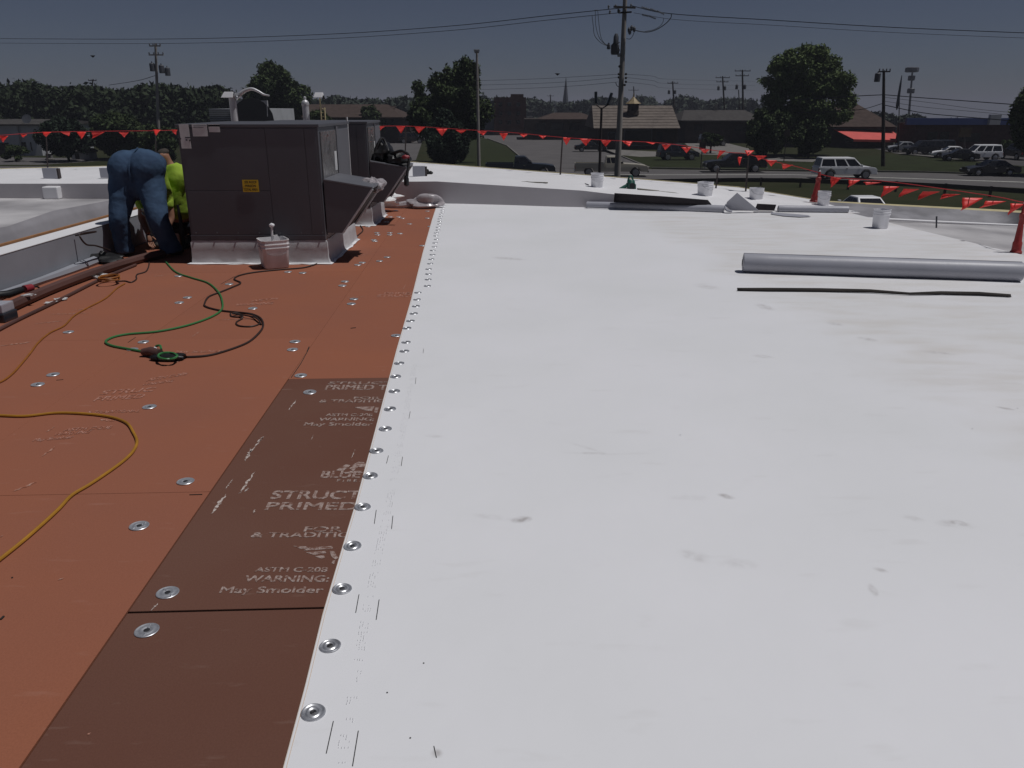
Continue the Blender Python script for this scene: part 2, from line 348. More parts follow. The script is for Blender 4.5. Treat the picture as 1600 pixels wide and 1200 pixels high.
M['scuff'] = print_mat('pale scrape', (.62,.56,.52), (.17,.088,.066), .38)
M['scuff_faint'] = print_mat('faint pale scrape', (.52,.33,.27), (.305,.114,.069), .46)
M['membrane'] = membrane_mat()
M['print_mem'] = mat('grey dot print', (.50,.50,.52), .6)
M['tick'] = mat('black tick', (.05,.05,.05), .6)
EDGE_CREAM = mat('cut membrane edge', (.72,.60,.50), .6)

# ================================================================== SETTING: street level
def struct(name, mb, m, **k): return tag(mb.build(name, m, **k), kind='structure')
def sheet(name, pts, z, m): return struct(name, MB().poly([G(x, y, z) for x, y in pts]), m)
if True:
    hz = MB().box(-2600,2600,-330,4600,GZ-71,34).build('haze', bpy.data.materials.new('thin summer haze')); tag(hz, kind='stuff')
    hm = hz.data.materials[0]; hm.use_nodes = True; hn = hm.node_tree; hn.nodes.clear(); ho = hn.nodes.new('ShaderNodeOutputMaterial'); hv = hn.nodes.new('ShaderNodeVolumePrincipled')
    hv.inputs['Density'].default_value = .0005; hv.inputs['Color'].default_value = (.50,.52,.62,1); hn.links.new(hv.outputs[0], ho.inputs['Volume'])
struct('ground', MB().add([(-2500,-300,GZ),(2500,-300,GZ),(2500,250,GZ),(-2500,250,GZ),(2500,4500,GZ-70),(-2500,4500,GZ-70)], [(0,1,2,3),(3,2,4,5)]), M['grass'])
L1, L2, L3 = GZ+.004, GZ+.008, GZ+.012
sheet('main_road', [(-500,258),(600,262),(880,263),(1000,264),(1240,268),(1440,270),(1600,275),(1900,286),(1900,312),(1600,294),(1440,286),(1240,278),(1050,280),(880,284),(600,296),(-500,300)], L1, M['asphalt'])
sheet('side_street', [(695,208),(822,203.5),(905,210),(930,228),(1015,263.5),(832,262.5),(818,250),(792,228),(762,217)], L2, M['asphalt'])
sheet('forecourt', [(560,217),(662,214),(650,250),(600,257),(540,257)], L2, M['asphalt'])
sheet('left_yard', [(-200,243),(120,247),(165,251),(60,257.5),(-200,257.5)], L2, M['asphalt'])
sheet('pavement', [(930,232),(1090,240),(1085,243),(1000,245),(955,241)], L2, M['concrete'])
sheet('driveway', [(1058,207),(1085,209),(1130,222),(1170,232),(1175,244),(1095,241),(1075,228),(1060,216)], L2, M['concrete'])
sheet('pavement_strip', [(1180,244),(1230,245),(1278,249),(1270,253),(1180,250)], L3, M['concrete'])
sheet('lawn_corner', [(720,213),(752,214),(786,227),(810,247),(822,261.5),(660,260),(700,236)], L3, M['lawn'])
sheet('lawn_middle', [(985,247),(1080,243.5),(1170,246.5),(1170,252),(1270,255.5),(1300,266),(1240,267),(1018,263)], L3, M['lawn'])
sheet('lawn_right', [(1300,246),(1400,242),(1500,250),(1540,258),(1640,266),(1640,276),(1440,269),(1310,267)], L3, M['lawn'])
sheet('parking_lot', [(1340,226),(1700,224),(1700,268),(1630,262),(1550,255),(1500,248),(1400,240)], L2, M['lot'])
sheet('kerb_line', [(1405,239.2),(1455,243.2),(1500,248.6),(1498,249.6),(1452,244.2),(1403,240)], GZ+.10, M['concrete'])
sheet('lane_line', [(640,276.6),(900,272.8),(1240,272.6),(1600,284.2),(1600,285),(1240,273.1),(900,273.3),(640,277.3)], L3, M['line'])
# ---- kerbs with a real step
def kerb(pts, name='kerb'):
    b = MB(); P = [G(x, y, GZ) for x, y in pts]
    for a, c in zip(P[:-1], P[1:]):
        d = (c-a).normalized(); n = Vector((-d.y, d.x, 0))*.09
        b.hexa([a-n, c-n, c+n, a+n] + [q+Vector((0,0,.13)) for q in (a-n, c-n, c+n, a+n)])
    struct(name, b, M['concrete'])
kerb([(1018,263.4),(1240,267.4),(1440,269.4),(1600,274.4)]); kerb([(762,217),(792,228),(818,250),(826,262)]); kerb([(930,228),(960,240),(1015,263)])

# ---- foliage
def leaf_cloud(clumps, n, size, seed=0, shell=.55):
    n = int(n*2.3); size *= .62
    rs = np.random.RandomState(seed); C = np.array([c[:3] for c in clumps]); R = np.array([c[3:6] for c in clumps])
    w = (R.prod(1))**(2/3); idx = rs.choice(len(C), n, p=w/w.sum())
    d = rs.randn(n, 3); d /= np.linalg.norm(d, axis=1)[:, None]
    rad = shell + (1-shell)*rs.rand(n)**.6; rad *= 1+.18*rs.randn(n)*(rs.rand(n) < .3)
    P = C[idx] + d*R[idx]*rad[:, None]
    a = rs.randn(n, 3); a /= np.linalg.norm(a, axis=1)[:, None]; b_ = np.cross(a, rs.randn(n, 3)); b_ /= np.linalg.norm(b_, axis=1)[:, None]
    s = size*(.5+rs.rand(n))[:, None]
    V_ = np.stack([P-a*s, P+b_*s*.45, P+a*s, P-b_*s*.45], 1).reshape(-1, 3)
    me = bpy.data.meshes.new('foliage'); me.vertices.add(4*n); me.vertices.foreach_set('co', V_.ravel())
    me.loops.add(4*n); me.loops.foreach_set('vertex_index', np.arange(4*n)); me.polygons.add(n)
    me.polygons.foreach_set('loop_start', np.arange(0, 4*n, 4)); me.polygons.foreach_set('loop_total', np.full(n, 4)); me.update(calc_edges=True)
    return me
def crown_clumps(w, d, h, z0, k, seed, sph=.36, cone=0):
    rs = np.random.RandomState(seed); out = []; k = int(k*1.6)
    for i in range(k):
        zz_ = 1-2*(i+.5)/k; a_ = i*2.39996+rs.rand()*.5; q_ = math.sqrt(1-zz_*zz_); p = np.array([q_*math.cos(a_), q_*math.sin(a_), zz_])*(rs.uniform(.62,1.0) if i % 4 else rs.uniform(.1,.5))
        zz = (p[2]+1)/2; tap = (1-zz*cone)
        r = sph*(.55+.65*rs.rand())*(1-.2*zz)
        out.append((p[0]*w*tap, p[1]*d*tap, z0+zz*h, r*w*tap, r*d*tap, r*h*.55))
    return out
def tree(px, Y, base_py, top_py, wpx, label, m='leafA', n=6000, leaf=.35, seed=1, k=22, group=None, trunk_frac=.25, cone=0, shell=.5, name='tree', lean=0, sph=.36, custom=None):
    b = V(px, base_py, Y); b.z = GZ; top = V(px, top_py, Y).z; H = top-GZ; w = wpx/2*Y/1300
    t = thing(name, label, 'tree', b, 0, group)
    z0 = H*trunk_frac; ch = H-z0
    cl = custom(w, H) if custom else crown_clumps(w*.72, w*.72, ch*.86, z0+ch*.04, k, seed, sph, cone)
    me = leaf_cloud(cl, n, leaf, seed, shell); me.materials.append(M[m])
    o = bpy.data.objects.new('crown', me); COL.objects.link(o); o.parent = t
    mb = MB(); r0 = max(.16, H*.028)
    mb.tube([(0,0,0),(lean*.3,0,H*.25),(lean*.6,0,H*.5),(lean,0,H*.8)], [r0, r0*.75, r0*.5, r0*.15], 8)
    rs = random.Random(seed)
    for c in rs.sample(cl, min(9, len(cl))):
        z = max(H*.14, min(H*.6, c[2]*.55)); mb.tube([(lean*.5*z/H,0,z), (c[0]*.5, c[1]*.5, (z+c[2])*.52), (c[0]*.9, c[1]*.9, c[2])], [r0*.38, r0*.22, r0*.07], 5)
    local(mb.build('trunk', M['bark'], t, smooth=True)); return t
def woods(name, prof, Y, depth, m, n, leaf, seed, label):
    rs = np.random.RandomState(seed); cl = []
    xs = [p[0] for p in prof]; ys = [p[1] for p in prof]
    for i in range(int((xs[-1]-xs[0])/4*max(1, 1))):
        px = rs.uniform(xs[0], xs[-1]); yy = np.interp(px, xs, ys); Yd = Y+rs.rand()*depth
        top = V(px, yy, Yd); gb_ = GZ-max(0, Yd-250)*.0165; hgt = max(2, top.z-gb_); r = hgt*rs.uniform(.16, .30)
        for q in range(3):
            f = [1, .62, .28][q]; cl.append((top.x+rs.randn()*r*.4*(1-f*.9), Yd+rs.randn(), gb_+(hgt-r)*f, r*1.1, r*1.2, r))
    me = leaf_cloud(cl, n, leaf, seed, .30); me.materials.append(M[m]); o = bpy.data.objects.new(name, me); COL.objects.link(o)
    tag(o, label, 'woods', kind='stuff'); return o
woods('woodland', [(-120,138),(0,138),(20,130),(45,126),(60,133),(90,137),(120,134),(160,134),(175,142),(200,142),(222,134),(262,131),(300,139),(340,133),(356,142),(372,156)], 138, 22, 'leafE', 52000, .75, 3, 'dark mass of dense woodland behind the white building at left')
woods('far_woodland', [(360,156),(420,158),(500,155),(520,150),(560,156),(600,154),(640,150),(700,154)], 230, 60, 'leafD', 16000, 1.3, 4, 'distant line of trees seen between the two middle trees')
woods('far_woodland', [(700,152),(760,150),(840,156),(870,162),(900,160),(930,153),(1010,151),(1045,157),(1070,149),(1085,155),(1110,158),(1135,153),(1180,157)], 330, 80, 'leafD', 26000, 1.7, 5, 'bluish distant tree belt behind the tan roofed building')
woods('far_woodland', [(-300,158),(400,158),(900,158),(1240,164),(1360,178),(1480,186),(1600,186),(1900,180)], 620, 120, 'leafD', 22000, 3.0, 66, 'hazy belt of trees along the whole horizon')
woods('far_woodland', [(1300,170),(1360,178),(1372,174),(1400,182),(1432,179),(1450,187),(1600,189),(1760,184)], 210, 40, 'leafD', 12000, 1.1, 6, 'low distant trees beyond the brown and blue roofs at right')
tree(435, 128, 215, 88, 124, 'broad rounded dark tree rising behind the rooftop heating units', n=12000, leaf=.42, seed=11, k=26, lean=.6)
def ctree2(w, H):   # two-headed crown
    return crown_clumps(w*.78, w*.5, H*.62, H*.20, 30, 5, .34) + [(c[0]+w*.34, c[1], c[2]+H*.10, c[3]*.9, c[4]*.9, c[5]) for c in crown_clumps(w*.42, w*.4, H*.46, H*.42, 14, 8, .40)] + \
           [(c[0]-w*.5, c[1], c[2], c[3], c[4], c[5]) for c in crown_clumps(w*.34, w*.4, H*.34, H*.30, 9, 9, .42)]
tree(701, 98, 248, 82, 142, 'large dark leafy tree behind the grey pole with a conifer at its foot', n=17000, leaf=.33, seed=12, custom=ctree2, shell=.3)
tree(700, 92, 258, 168, 104, 'squat dark conifer standing under the large leafy tree', 'leafC', n=15000, leaf=.26, seed=13, k=34, trunk_frac=.02, cone=.45, name='conifer_tree', sph=.42)
def ctree3(w, H):
    rs = np.random.RandomState(77); out = []
    for (dx, dz, rx, rz, k, q) in ((0,.60,.66,.36,46,.17),(-.52,.46,.44,.30,26,.15),(.44,.52,.50,.34,30,.16),(-.25,.78,.42,.18,16,.14),(.10,.80,.42,.14,16,.14),(-.48,.66,.36,.22,18,.15),(-.62,.30,.36,.20,14,.15)):
        for i in range(k):
            p = rs.randn(3); p /= np.linalg.norm(p); p *= rs.uniform(.45, 1.0) if i % 3 else rs.uniform(.9, 1.08)
            r = q*rs.uniform(.6, 1.3); out.append((w*(dx+p[0]*rx), w*p[1]*.6, H*(dz+p[2]*rz*.9), r*w*1.25, r*w, r*w*.8))
    return [c for c in out if c[2] > H*.16]
tree(1250, 112, 246, 66, 148, 'tallest full green tree right of the main utility pole', 'leafB', n=21000, leaf=.36, seed=14, custom=ctree3, shell=.2)
tree(1196, 108, 250, 168, 92, 'low spreading dark tree beside the driveway', n=9000, leaf=.34, seed=18, k=18, trunk_frac=.12)
tree(1262, 106, 250, 178, 70, 'low dark tree left of the brown barn roof', n=8000, leaf=.34, seed=19, k=18, trunk_frac=.12)
tree(1612, 80, 262, 100, 118, 'dark tree cut off by the right edge of the picture', n=14000, leaf=.30, seed=20, k=26, trunk_frac=.16)
tree(1567, 116, 250, 214, 24, 'small pale shrubby tree at the edge of the parking lot', 'leafB', n=2500, leaf=.25, seed=22, k=8, trunk_frac=.1)
tree(25, 100, 250, 222, 60, 'low bush in front of the white building', 'leafA', n=2500, leaf=.22, seed=23, k=8, trunk_frac=.03, name='bush')
tree(108, 100, 252, 175, 100, 'dark round tree just right of the white building', 'leafC', n=9000, leaf=.30, seed=24, k=20, trunk_frac=.12)
tree(190, 104, 252, 165, 120, 'dark tree behind the bending worker', 'leafA', n=10000, leaf=.32, seed=25, k=22, trunk_frac=.08)
tree(250, 96, 256, 190, 70, 'bushy dark tree beside the grey rooftop unit', 'leafA', n=7000, leaf=.28, seed=26, k=16, trunk_frac=.05)
tree(1110, 118, 238, 205, 44, 'small tree at the bend of the driveway', 'leafA', n=2500, leaf=.28, seed=27, k=8, trunk_frac=.35)
tree(505, 110, 236, 168, 90, 'brownish low tree behind the silver flue pipes', 'leafA', n=6000, leaf=.3, seed=28, k=14, trunk_frac=.1)
tree(580, 150, 222, 160, 60, 'dark tree right of the second rooftop unit', 'leafA', n=5000, leaf=.4, seed=29, k=14, trunk_frac=.1)
# ---- buildings
def wallbox(name, px0, px1, Y, top_py, depth, m, parent, base=GZ):
    a = V(px0, top_py, Y); b = V(px1, top_py, Y)
    MB().box(a.x, b.x, Y, Y+depth, base, a.z).build(name, m, parent); return a, b
def windows(parent, spec, Y, name='window', frame=None):
    for px0, px1, p0, p1 in spec:
        a = V(px0, p0, Y); b = V(px1, p1, Y)
        f = MB().box(a.x, b.x, Y-.06, Y+.01, b.z, a.z).build(name, frame or M['dark_glass'], parent)
        if name == 'window': MB().box(a.x+.12, b.x-.12, Y-.075, Y-.061, b.z+.1, a.z-.1).build('pane', M['dark_glass'], f)
def gable(name, px0, px1, Yf, Yb, eave_py, ridge_py, over, m, parent, inset=0):
    a = V(px0, eave_py, Yf); b = V(px1, eave_py, Yf); Ym = (Yf+Yb)/2; r = V((px0+px1)/2, ridge_py, Ym).z; z = a.z
    x0, x1 = a.x-over, b.x+over; t = .18
    mb = MB(); yA, yB = Yf-over, Yb+over; i = inset
    mb.add([(x0,yA,z),(x1,yA,z),(x1-i,Ym,r),(x0+i,Ym,r),(x1,yB,z),(x0,yB,z),(x0,yA,z-t),(x1,yA,z-t),(x1,yB,z-t),(x0,yB,z-t)],
           [(0,1,2,3),(2,4,5,3),(0,3,5),(1,4,2),(0,6,7,1),(1,7,8,4),(4,8,9,5),(5,9,6,0),(6,9,8,7)])
    return mb.build(name, m, parent)
def bld(name, label, px, Y, cat='building'):
    p = V(px, 240, Y); return thing(name, label, cat, (p.x, Y, GZ))
def shingle_rows(parent, px0, px1, Yf, Yb, eave_py, ridge_py, n, m, name='shingle_course'):
    a = V(px0, eave_py, Yf); b = V(px1, eave_py, Yf); Ym = (Yf+Yb)/2; r = V((px0+px1)/2, ridge_py, Ym).z
    for i in range(1, n):
        f = i/n; y = Yf+(Ym-Yf)*f; z = a.z+(r-a.z)*f
        MB().hexa([(a.x,y-.3,z-.13+.0),(b.x,y-.3,z-.13),(b.x,y,z-.0),(a.x,y,z),(a.x,y-.3,z-.03),(b.x,y-.3,z-.03),(b.x,y,z+.06),(a.x,y,z+.06)]).build(name, m, parent)
# white building, far left
t = bld('white_building', 'low white building with dark garage openings at far left', 20, 112)
wallbox('wall', -130, 58, 112, 194, 14, M['white_wall'], t); gable('roof', -130, 58, 112, 126, 194, 186, .5, M['grey_roof'], t)
windows(t, [(-60,18,223,248),(31,43,222,238),(47,51,222,236)], 112); a = V(27,196,111.8); MB().cyl((a.x,111.8,GZ),(a.x,111.8,a.z),.09,n=8).build('downpipe', M['ceramic'], t)
t = thing('satellite_dish', 'round pale satellite dish on the roof of the white building', 'dish', V(42,190,113)); p = V(42,186,113)
MB().lathe([(.02,-.16),(.35,-.10),(.62,.06),(.64,.07),(.60,.06)], p, 20, Matrix.Rotation(math.radians(70), 3, 'X')).build('dish', M['equip'], t, smooth=True); MB().cyl(V(42,191,113), p, .05, n=6).build('mast', M['post'], t)
# white van / tank beside it and pale objects under the trees
t = bld('white_shed', 'small white shed under the trees left of the bending worker', 118, 104)
wallbox('wall', 110, 138, 104, 236, 2, M['white_wall'], t); gable('roof', 110, 138, 104, 106, 236, 231, .15, M['grey_roof'], t); windows(t, [(117,125,240,251)], 104, 'door', M['dark_shade'])
t = thing('statue', 'small white statue on a plinth beside the white building', 'statue', V(77,246,103)); t.location.z = GZ
p = V(77,243,103); MB().lathe([(.45,0),(.45,.15),(.32,.2),(.32,.7),(.4,.75)], (p.x,103,GZ), 10, sq=.3).build('plinth', M['concrete'], t)
MB().lathe([(.32,.75),(.36,1.2),(.22,1.7),(.28,2.1),(.3,2.35),(.12,2.5),(.10,2.6),(.17,2.75),(.15,2.95),(.03,3.05)], (p.x,103,GZ), 12).build('figure', M['bucket'], t, smooth=True)
# buildings behind the rooftop units
t = bld('grey_building', 'grey block building with a dark arched opening behind the rooftop units', 380, 105)
wallbox('wall', 326, 420, 105, 170, 12, M['white_wall'], t); wallbox('gable_wall', 362, 417, 104.6, 157, .4, M['pale_block'], t); 
a = V(394,172,104.5); MB().lathe([(2.6,0),(2.6,.15)], (a.x,104.5,a.z-1.2), 20, Matrix.Rotation(math.pi/2, 3, 'X')).build('archway', M['dark_shade'], t)
for i in range(6):
    q = V(326, 172+i*3.2, 104.9); MB().box(q.x, V(361,170,104.9).x, 104.86, 104.97, q.z-.03, q.z+.03).build('siding_strip', M['dark_shade'], t)
t = bld('long_roofed_building', 'long low building with a brown shingle roof right of the rooftop units', 560, 150)
wallbox('wall', 440, 640, 150, 183, 16, M['brown_wall'], t); gable('roof', 440, 620, 150, 166, 183, 163, 1.2, M['brown_roof'], t, 4); shingle_rows(t, 445, 612, 150, 166, 183, 163, 6, M['brown_roof'])
windows(t, [(600,616,188,200),(560,580,188,200)], 150)
# brick building
t = bld('brick_building', 'tall dark red brick building behind the grey pole', 790, 190)
wallbox('wall', 772, 822, 190, 152, 14, M['brick_dark'], t); wallbox('parapet', 798, 818, 192, 147, 8, M['brick_dark'], t)
wallbox('annex_wall', 735, 771, 192, 157, 12, M['slate_wall'], t)
windows(t, [(x, x+6, y, y+6) for x in (779, 793, 807) for y in (160, 174, 188)], 190)
t = bld('low_shop', 'dark low shop with thin bright fascia strips left of the tan roof', 870, 165)
wallbox('wall', 820, 932, 165, 186, 14, M['brown_wall'], t); gable('roof', 850, 930, 165, 180, 186, 176, .8, M['brown_roof'], t, 3)
for x0, x1, y in ((824,832,174),(823,832,182.5)):
    a = V(x0, y, 164); b = V(x1, y, 164); MB().box(a.x, b.x, 163.8, 164, a.z-.12, a.z+.12).build('fascia_strip', M['ceramic'], t)
windows(t, [(838,852,192,203),(862,880,192,203),(890,905,192,203)], 165)
t = thing('church_steeple', 'thin pale church spire on the horizon left of the main pole', 'steeple', (V(884,165,420).x,420,GZ))
a = V(877,165,420); b = V(890,172,420); MB().box(a.x, b.x, 418, 422, GZ, a.z).build('tower', M['white_wall'], t)
p = V(883.5,165,420); MB().cyl((p.x,420,p.z),(p.x,420,V(883,121,420).z),1.7,.1,n=6).build('spire', M['equip'], t)
# tan roofed building with cupola
t = bld('tan_roofed_building', 'building with a big tan shingle roof behind the main utility pole', 995, 128)
wallbox('wall', 934, 1060, 128, 200, 15, M['brown_wall'], t)
a = V(934,197,127.2); b = V(1063,201,127.2); r0 = V(925,165,135.5); r1 = V(1050,168,135.5)
MB().hexa([(a.x-.6,127.2,a.z-.3),(b.x,127.2,a.z-.3),(b.x,143.8,a.z-.3),(a.x-.6,143.8,a.z-.3),(r0.x,135.4,r0.z-.05),(r1.x,135.4,r0.z-.05),(r1.x,135.6,r0.z),(r0.x,135.6,r0.z)]).build('roof', M['tan_roof'], t)
for i in range(1, 8):
    f = i/8; y = 127.2+8.2*f; z = a.z-.3+(r0.z-a.z+.25)*f; xa = a.x-.6+(r0.x-a.x+.6)*f; xb = b.x+(r1.x-b.x)*f
    MB().box(xa+.05, xb-.05, y-.06, y+.06, z-.02, z+.035).build('shingle_course', M['tan_roof'], t)
windows(t, [(950,962,206,222),(975,1018,202,228)], 128, frame=M['slate_wall']); windows(t, [(1026,1034,206,230)], 128, 'door', M['dark_shade'])
t = thing('cupola', 'square louvred cupola with a copper cap on the tan roof', 'cupola', V(989,174,132))
p = V(989,174,132); q = V(989,162,132)
MB().lathe([(.95,p.z-.5),(.95,p.z+.1),(.85,p.z+.15),(.85,q.z-.1),(1.05,q.z)], (p.x,132,0), 8).build('drum', M['brown_wall'], t)
MB().lathe([(1.25,q.z),(.75,q.z+.35),(.35,q.z+.75),(.14,q.z+1.0),(.05,q.z+1.6)], (p.x,132,0), 8).build('cap', M['gold'], t)
for i in range(5):
    zz = p.z+.2+i*(q.z-p.z-.3)/5; MB().lathe([(.90,zz),(.93,zz+.05),(.87,zz+.1)], (p.x,132,0), 8).build('louvre', M['pole_dark'], t)
t = bld('dark_house', 'dark low house with a grey roof behind the driveway', 1125, 150)
wallbox('wall', 1072, 1185, 150, 190, 14, M['brown_wall'], t); gable('roof', 1070, 1190, 150, 164, 188, 172, .8, M['grey_roof'], t, 2); windows(t, [(1085,1097,194,204),(1150,1165,194,204)], 150)
a = V(1118,174,157); MB().box(a.x-.25, a.x+.25, 156.7, 157.3, a.z-1.5, V(1118,163,157).z).build('chimney', M['concrete'], t)
# barn roof restaurant with awning
t = bld('brown_restaurant', 'brown roofed restaurant with a tall hipped roof right of the tallest tree', 1330, 135)
wallbox('wall', 1240, 1400, 135, 197, 16, M['brown_wall'], t)
zz = V(1300,198,134).z; rz_ = V(1330,162,143).z; x0 = V(1225,198,134).x; x1 = V(1402,198,134).x; xa = V(1306,162,143).x; xb = V(1338,162,143).x
MB().hexa([(x0,134,zz),(x1,134,zz),(x1,152,zz),(x0,152,zz),(xa,142.8,rz_),(xb,142.8,rz_),(xb,143.2,rz_),(xa,143.2,rz_)]).build('roof', M['brown_roof'], t)
windows(t, [(1320,1340,210,222),(1350,1370,210,222)], 135)
t = thing('red_awning', 'long sloping red awning on the brown restaurant', 'awning', (V(1360,205,133).x, 133, GZ))
A = V(1303,202,134.9); B = V(1396,206,134.9); C_ = V(1415,219,130.5); D = V(1334,217.5,130.5)
MB().hexa([A+Vector((0,0,-.1)), D+Vector((0,0,-.1)), C_+Vector((0,0,-.1)), B+Vector((0,0,-.1)), A, D, C_, B]).build('canopy', M['red_awning'], t)
MB().hexa([D+Vector((0,-.05,-.35)), C_+Vector((0,-.05,-.35)), C_+Vector((0,0,-.35)), D+Vector((0,0,-.35)), D+Vector((0,-.05,-.02)), C_+Vector((0,-.05,-.02)), C_+Vector((0,0,-.02)), D+Vector((0,0,-.02))]).build('valance', M['red_awning'], t)
for x in (1340,1375,1410): q = V(x,219,130.7); MB().cyl((q.x,130.7,GZ),(q.x,130.7,q.z),.05,n=6).build('support_post', M['post'], t)
t = bld('blue_roofed_building', 'long dark brick building with a blue fascia behind the parking lot', 1490, 125)
wallbox('wall', 1432, 1640, 125, 193, 6, M['brick_dark'], t); wallbox('fascia', 1418, 1640, 124.4, 184.5, .58, M['blue_roof'], t, base=V(1400,195,124.4).z)
a = V(1548,179,123.8); b = V(1562,195,123.8); MB().box(a.x,b.x,123.7,124.3,b.z,a.z).build('sign_panel', M['white_wall'], t)
windows(t, [(1450,1462,206,226),(1470,1480,206,226),(1500,1530,208,222)], 125)
# ------------------------------------------------------------------ utility poles and wires
def upole(px, Y, top_py, bot_px, r, label, arms=(), trans=(), m='pole_dark', name='utility_pole', group=None):
    top = V(px, top_py, Y); t = thing(name, label, 'utility pole', (top.x, Y, GZ), 0, group)
    foot = V(bot_px, 240, Y); foot.z = GZ; foot.x += (V(bot_px,240,Y).x-top.x)*.15
    MB().cyl(foot, (top.x,Y,top.z), r*1.3, r*.8, n=12).build('shaft', M[m], t, smooth=True)
    for py, w in arms:
        z = V(px, py, Y).z; MB().box(top.x-w/2, top.x+w/2, Y-r-.12, Y-r, z-.07, z+.07).build('crossarm', M[m], t)
        for k in range(4):
            x = top.x + (k-1.5)*w/3.2; MB().lathe([(.03,0),(.09,.05),(.05,.1),(.09,.15),(.04,.24)], (x, Y-r-.06, z+.07), 8).build('insulator', M['equip'], t)
    for py, dx in trans:
        z = V(px, py, Y).z; MB().lathe([(.26,-.45),(.30,-.42),(.30,.36),(.22,.45),(.07,.47),(.05,.62)], (top.x+dx, Y-.1, z), 12).build('transformer', M['equip'], t)
    return t, top
t, T = upole(977, 70, -8, 966, .21, 'tall weathered main utility pole rising out of frame above the beige pickup', m='wood_pole')
pz = lambda py: V(977, py, 70).z
def at(px, py, Y=70): return V(px, py, Y)
MB().obox((T.x-.05,69.7,pz(12)), (1.9,.12,.14), .35).build('crossarm', M['pole_dark'], t)
MB().obox((T.x,69.7,pz(20)), (1.1,.10,.12), -.5).build('crossarm', M['pole_dark'], t)
for (x, y) in ((951,11),(962,10),(966,17),(986,9),(953,19),(968,18)):
    p = at(x, y, 69.6); MB().lathe([(.03,-.12),(.09,-.06),(.05,0),(.09,.06),(.04,.14)], p, 8).build('insulator', M['equip'], t)
for (x0,y0,x1,y1) in ((1003,11,1016,15),(1017,14,1026,18),(1027,17,1037,22),(1004,23,1012,25),(1014,25,1024,29)):
    a = at(x0,y0,69.8); b = at(x1,y1,69.8); q = MB()
    for i in range(5): f = i/4; q.lathe([(.03,-.03),(.11,0),(.03,.03)], a.lerp(b, f), 8, M=(b-a).to_track_quat('Z','Y').to_matrix())
    q.cyl(a, b, .035, n=6); q.build('strain_insulator', M['equip'], t)
# switch gear left and cutouts right
g = MB(); g.lathe([(.28,-.45),(.34,-.3),(.34,.25),(.2,.4)], at(961,76), 12); g.build('transformer', M['equip'], t, smooth=True)
MB().lathe([(.1,-.4),(.22,-.3),(.2,.2),(.1,.45)], at(962.5,62,69.7), 10).build('arrester', M['equip'], t, smooth=True)
MB().lathe([(.06,-.2),(.15,-.15),(.12,.15),(.03,.3)], at(951,73,69.8), 8).build('arrester', M['equip'], t)
MB().lathe([(.06,-.14),(.13,-.1),(.13,.1),(.03,.15)], at(967,86,69.8), 8).build('arrester', M['ceramic'], t)
MB().tube([at(968,66),at(964,70,69.8),at(968,78,69.7),at(966,84,69.8)], .04).build('jumper', M['wire'], t)
for x, y in ((984,50),(987,44),(991,46),(983,47)): MB().lathe([(.04,-.2),(.12,-.1),(.12,.1),(.04,.22)], at(x,y,69.7), 8).build('cutout', M['equip'], t)
MB().tube(cat_rom([at(979,60),at(984,61,69.6),at(988,57,69.6),at(991,50,69.6)]), .022).build('jumper', M['wire'], t)
for x, y in ((967,116),(967,121),(978,116),(978,122),(978,128),(976,133),(968,104)): MB().lathe([(.05,-.08),(.10,-.04),(.10,.05),(.04,.1)], at(x,y,69.75), 8).build('spool_insulator', M['pole_dark'], t)
MB().tube([at(962,129,69.8),at(964,134,69.8),at(967,136,69.9)], .03).build('bracket', M['pole_dark'], t)
MB().tube(cat_rom([at(925,24),at(927,40),at(929,55),at(938,66),at(951,73,69.8)]), .022).build('jumper', M['wire'], t)
MB().tube(cat_rom([at(930,16),at(931,40),at(936,58),at(944,68),at(952,72,69.8)]), .02).build('jumper', M['wire'], t)
MB().tube(cat_rom([at(934,16),at(936,38),at(939,58),at(945,68),at(951,71,69.8)]), .02).build('jumper', M['wire'], t)
MB().tube([at(929,16),at(934,16)], .03).build('jumper', M['wire'], t)
MB().tube(cat_rom([at(991,47,69.6),at(1000,49),at(1012,50),at(1026,46),at(1040,37),at(1048,28),at(1049,22)]), .035).build('jumper', M['wire'], t)
MB().tube(cat_rom([at(1008,49),at(1022,46),at(1032,40),at(1036,34),at(1037,28)]), .02).build('jumper', M['wire'], t)
upole(243, 100, 68, 250, .17, 'left utility pole with crossarms and a transformer cluster above the woodland', ((72,1.3),(86,1.7)), ((105,-.7),(108,.35),(112,1.0)), m='wood_pole')
upole(145, 170, 124, 146, .15, 'small distant utility pole top poking above the left woodland', ((126,1.6),))
upole(745, 92, 78, 748, .15, 'slim grey pole in front of the large dark leafy tree', ((82,.5),), m='wood_pole')
upole(1051, 210, 127, 1052, .2, 'distant pole with two round transformers nearest right of the main pole', ((130,2.6),), ((144,-.75),(144,.75)))
upole(990, 300, 135, 990, .22, 'tiny distant pole directly behind the copper cupola', ((141,3.6),))
upole(1129, 200, 119, 1130, .2, 'distant double crossarm pole, left one of the pair before the tallest tree', ((121.5,3.3),(128,2.8)), ((138,-.75),(138,.75)))
upole(1160, 180, 109, 1158, .2, 'distant double crossarm pole, right one of the pair before the tallest tree', ((111,3.3),(118.5,2.8)), ((136,-.9),(136,.8)))
upole(1154, 182, 140, 1154, .12, 'thin short post leaning close to the paired distant poles'); 
upole(860, 380, 148, 860, .3, 'tiny far pole just left of the church spire', ((150,3),))
upole(1381, 92, 110, 1380, .17, 'dark utility pole with a drum transformer before the red awning', ((112,1.2),), ((121,-.62),))
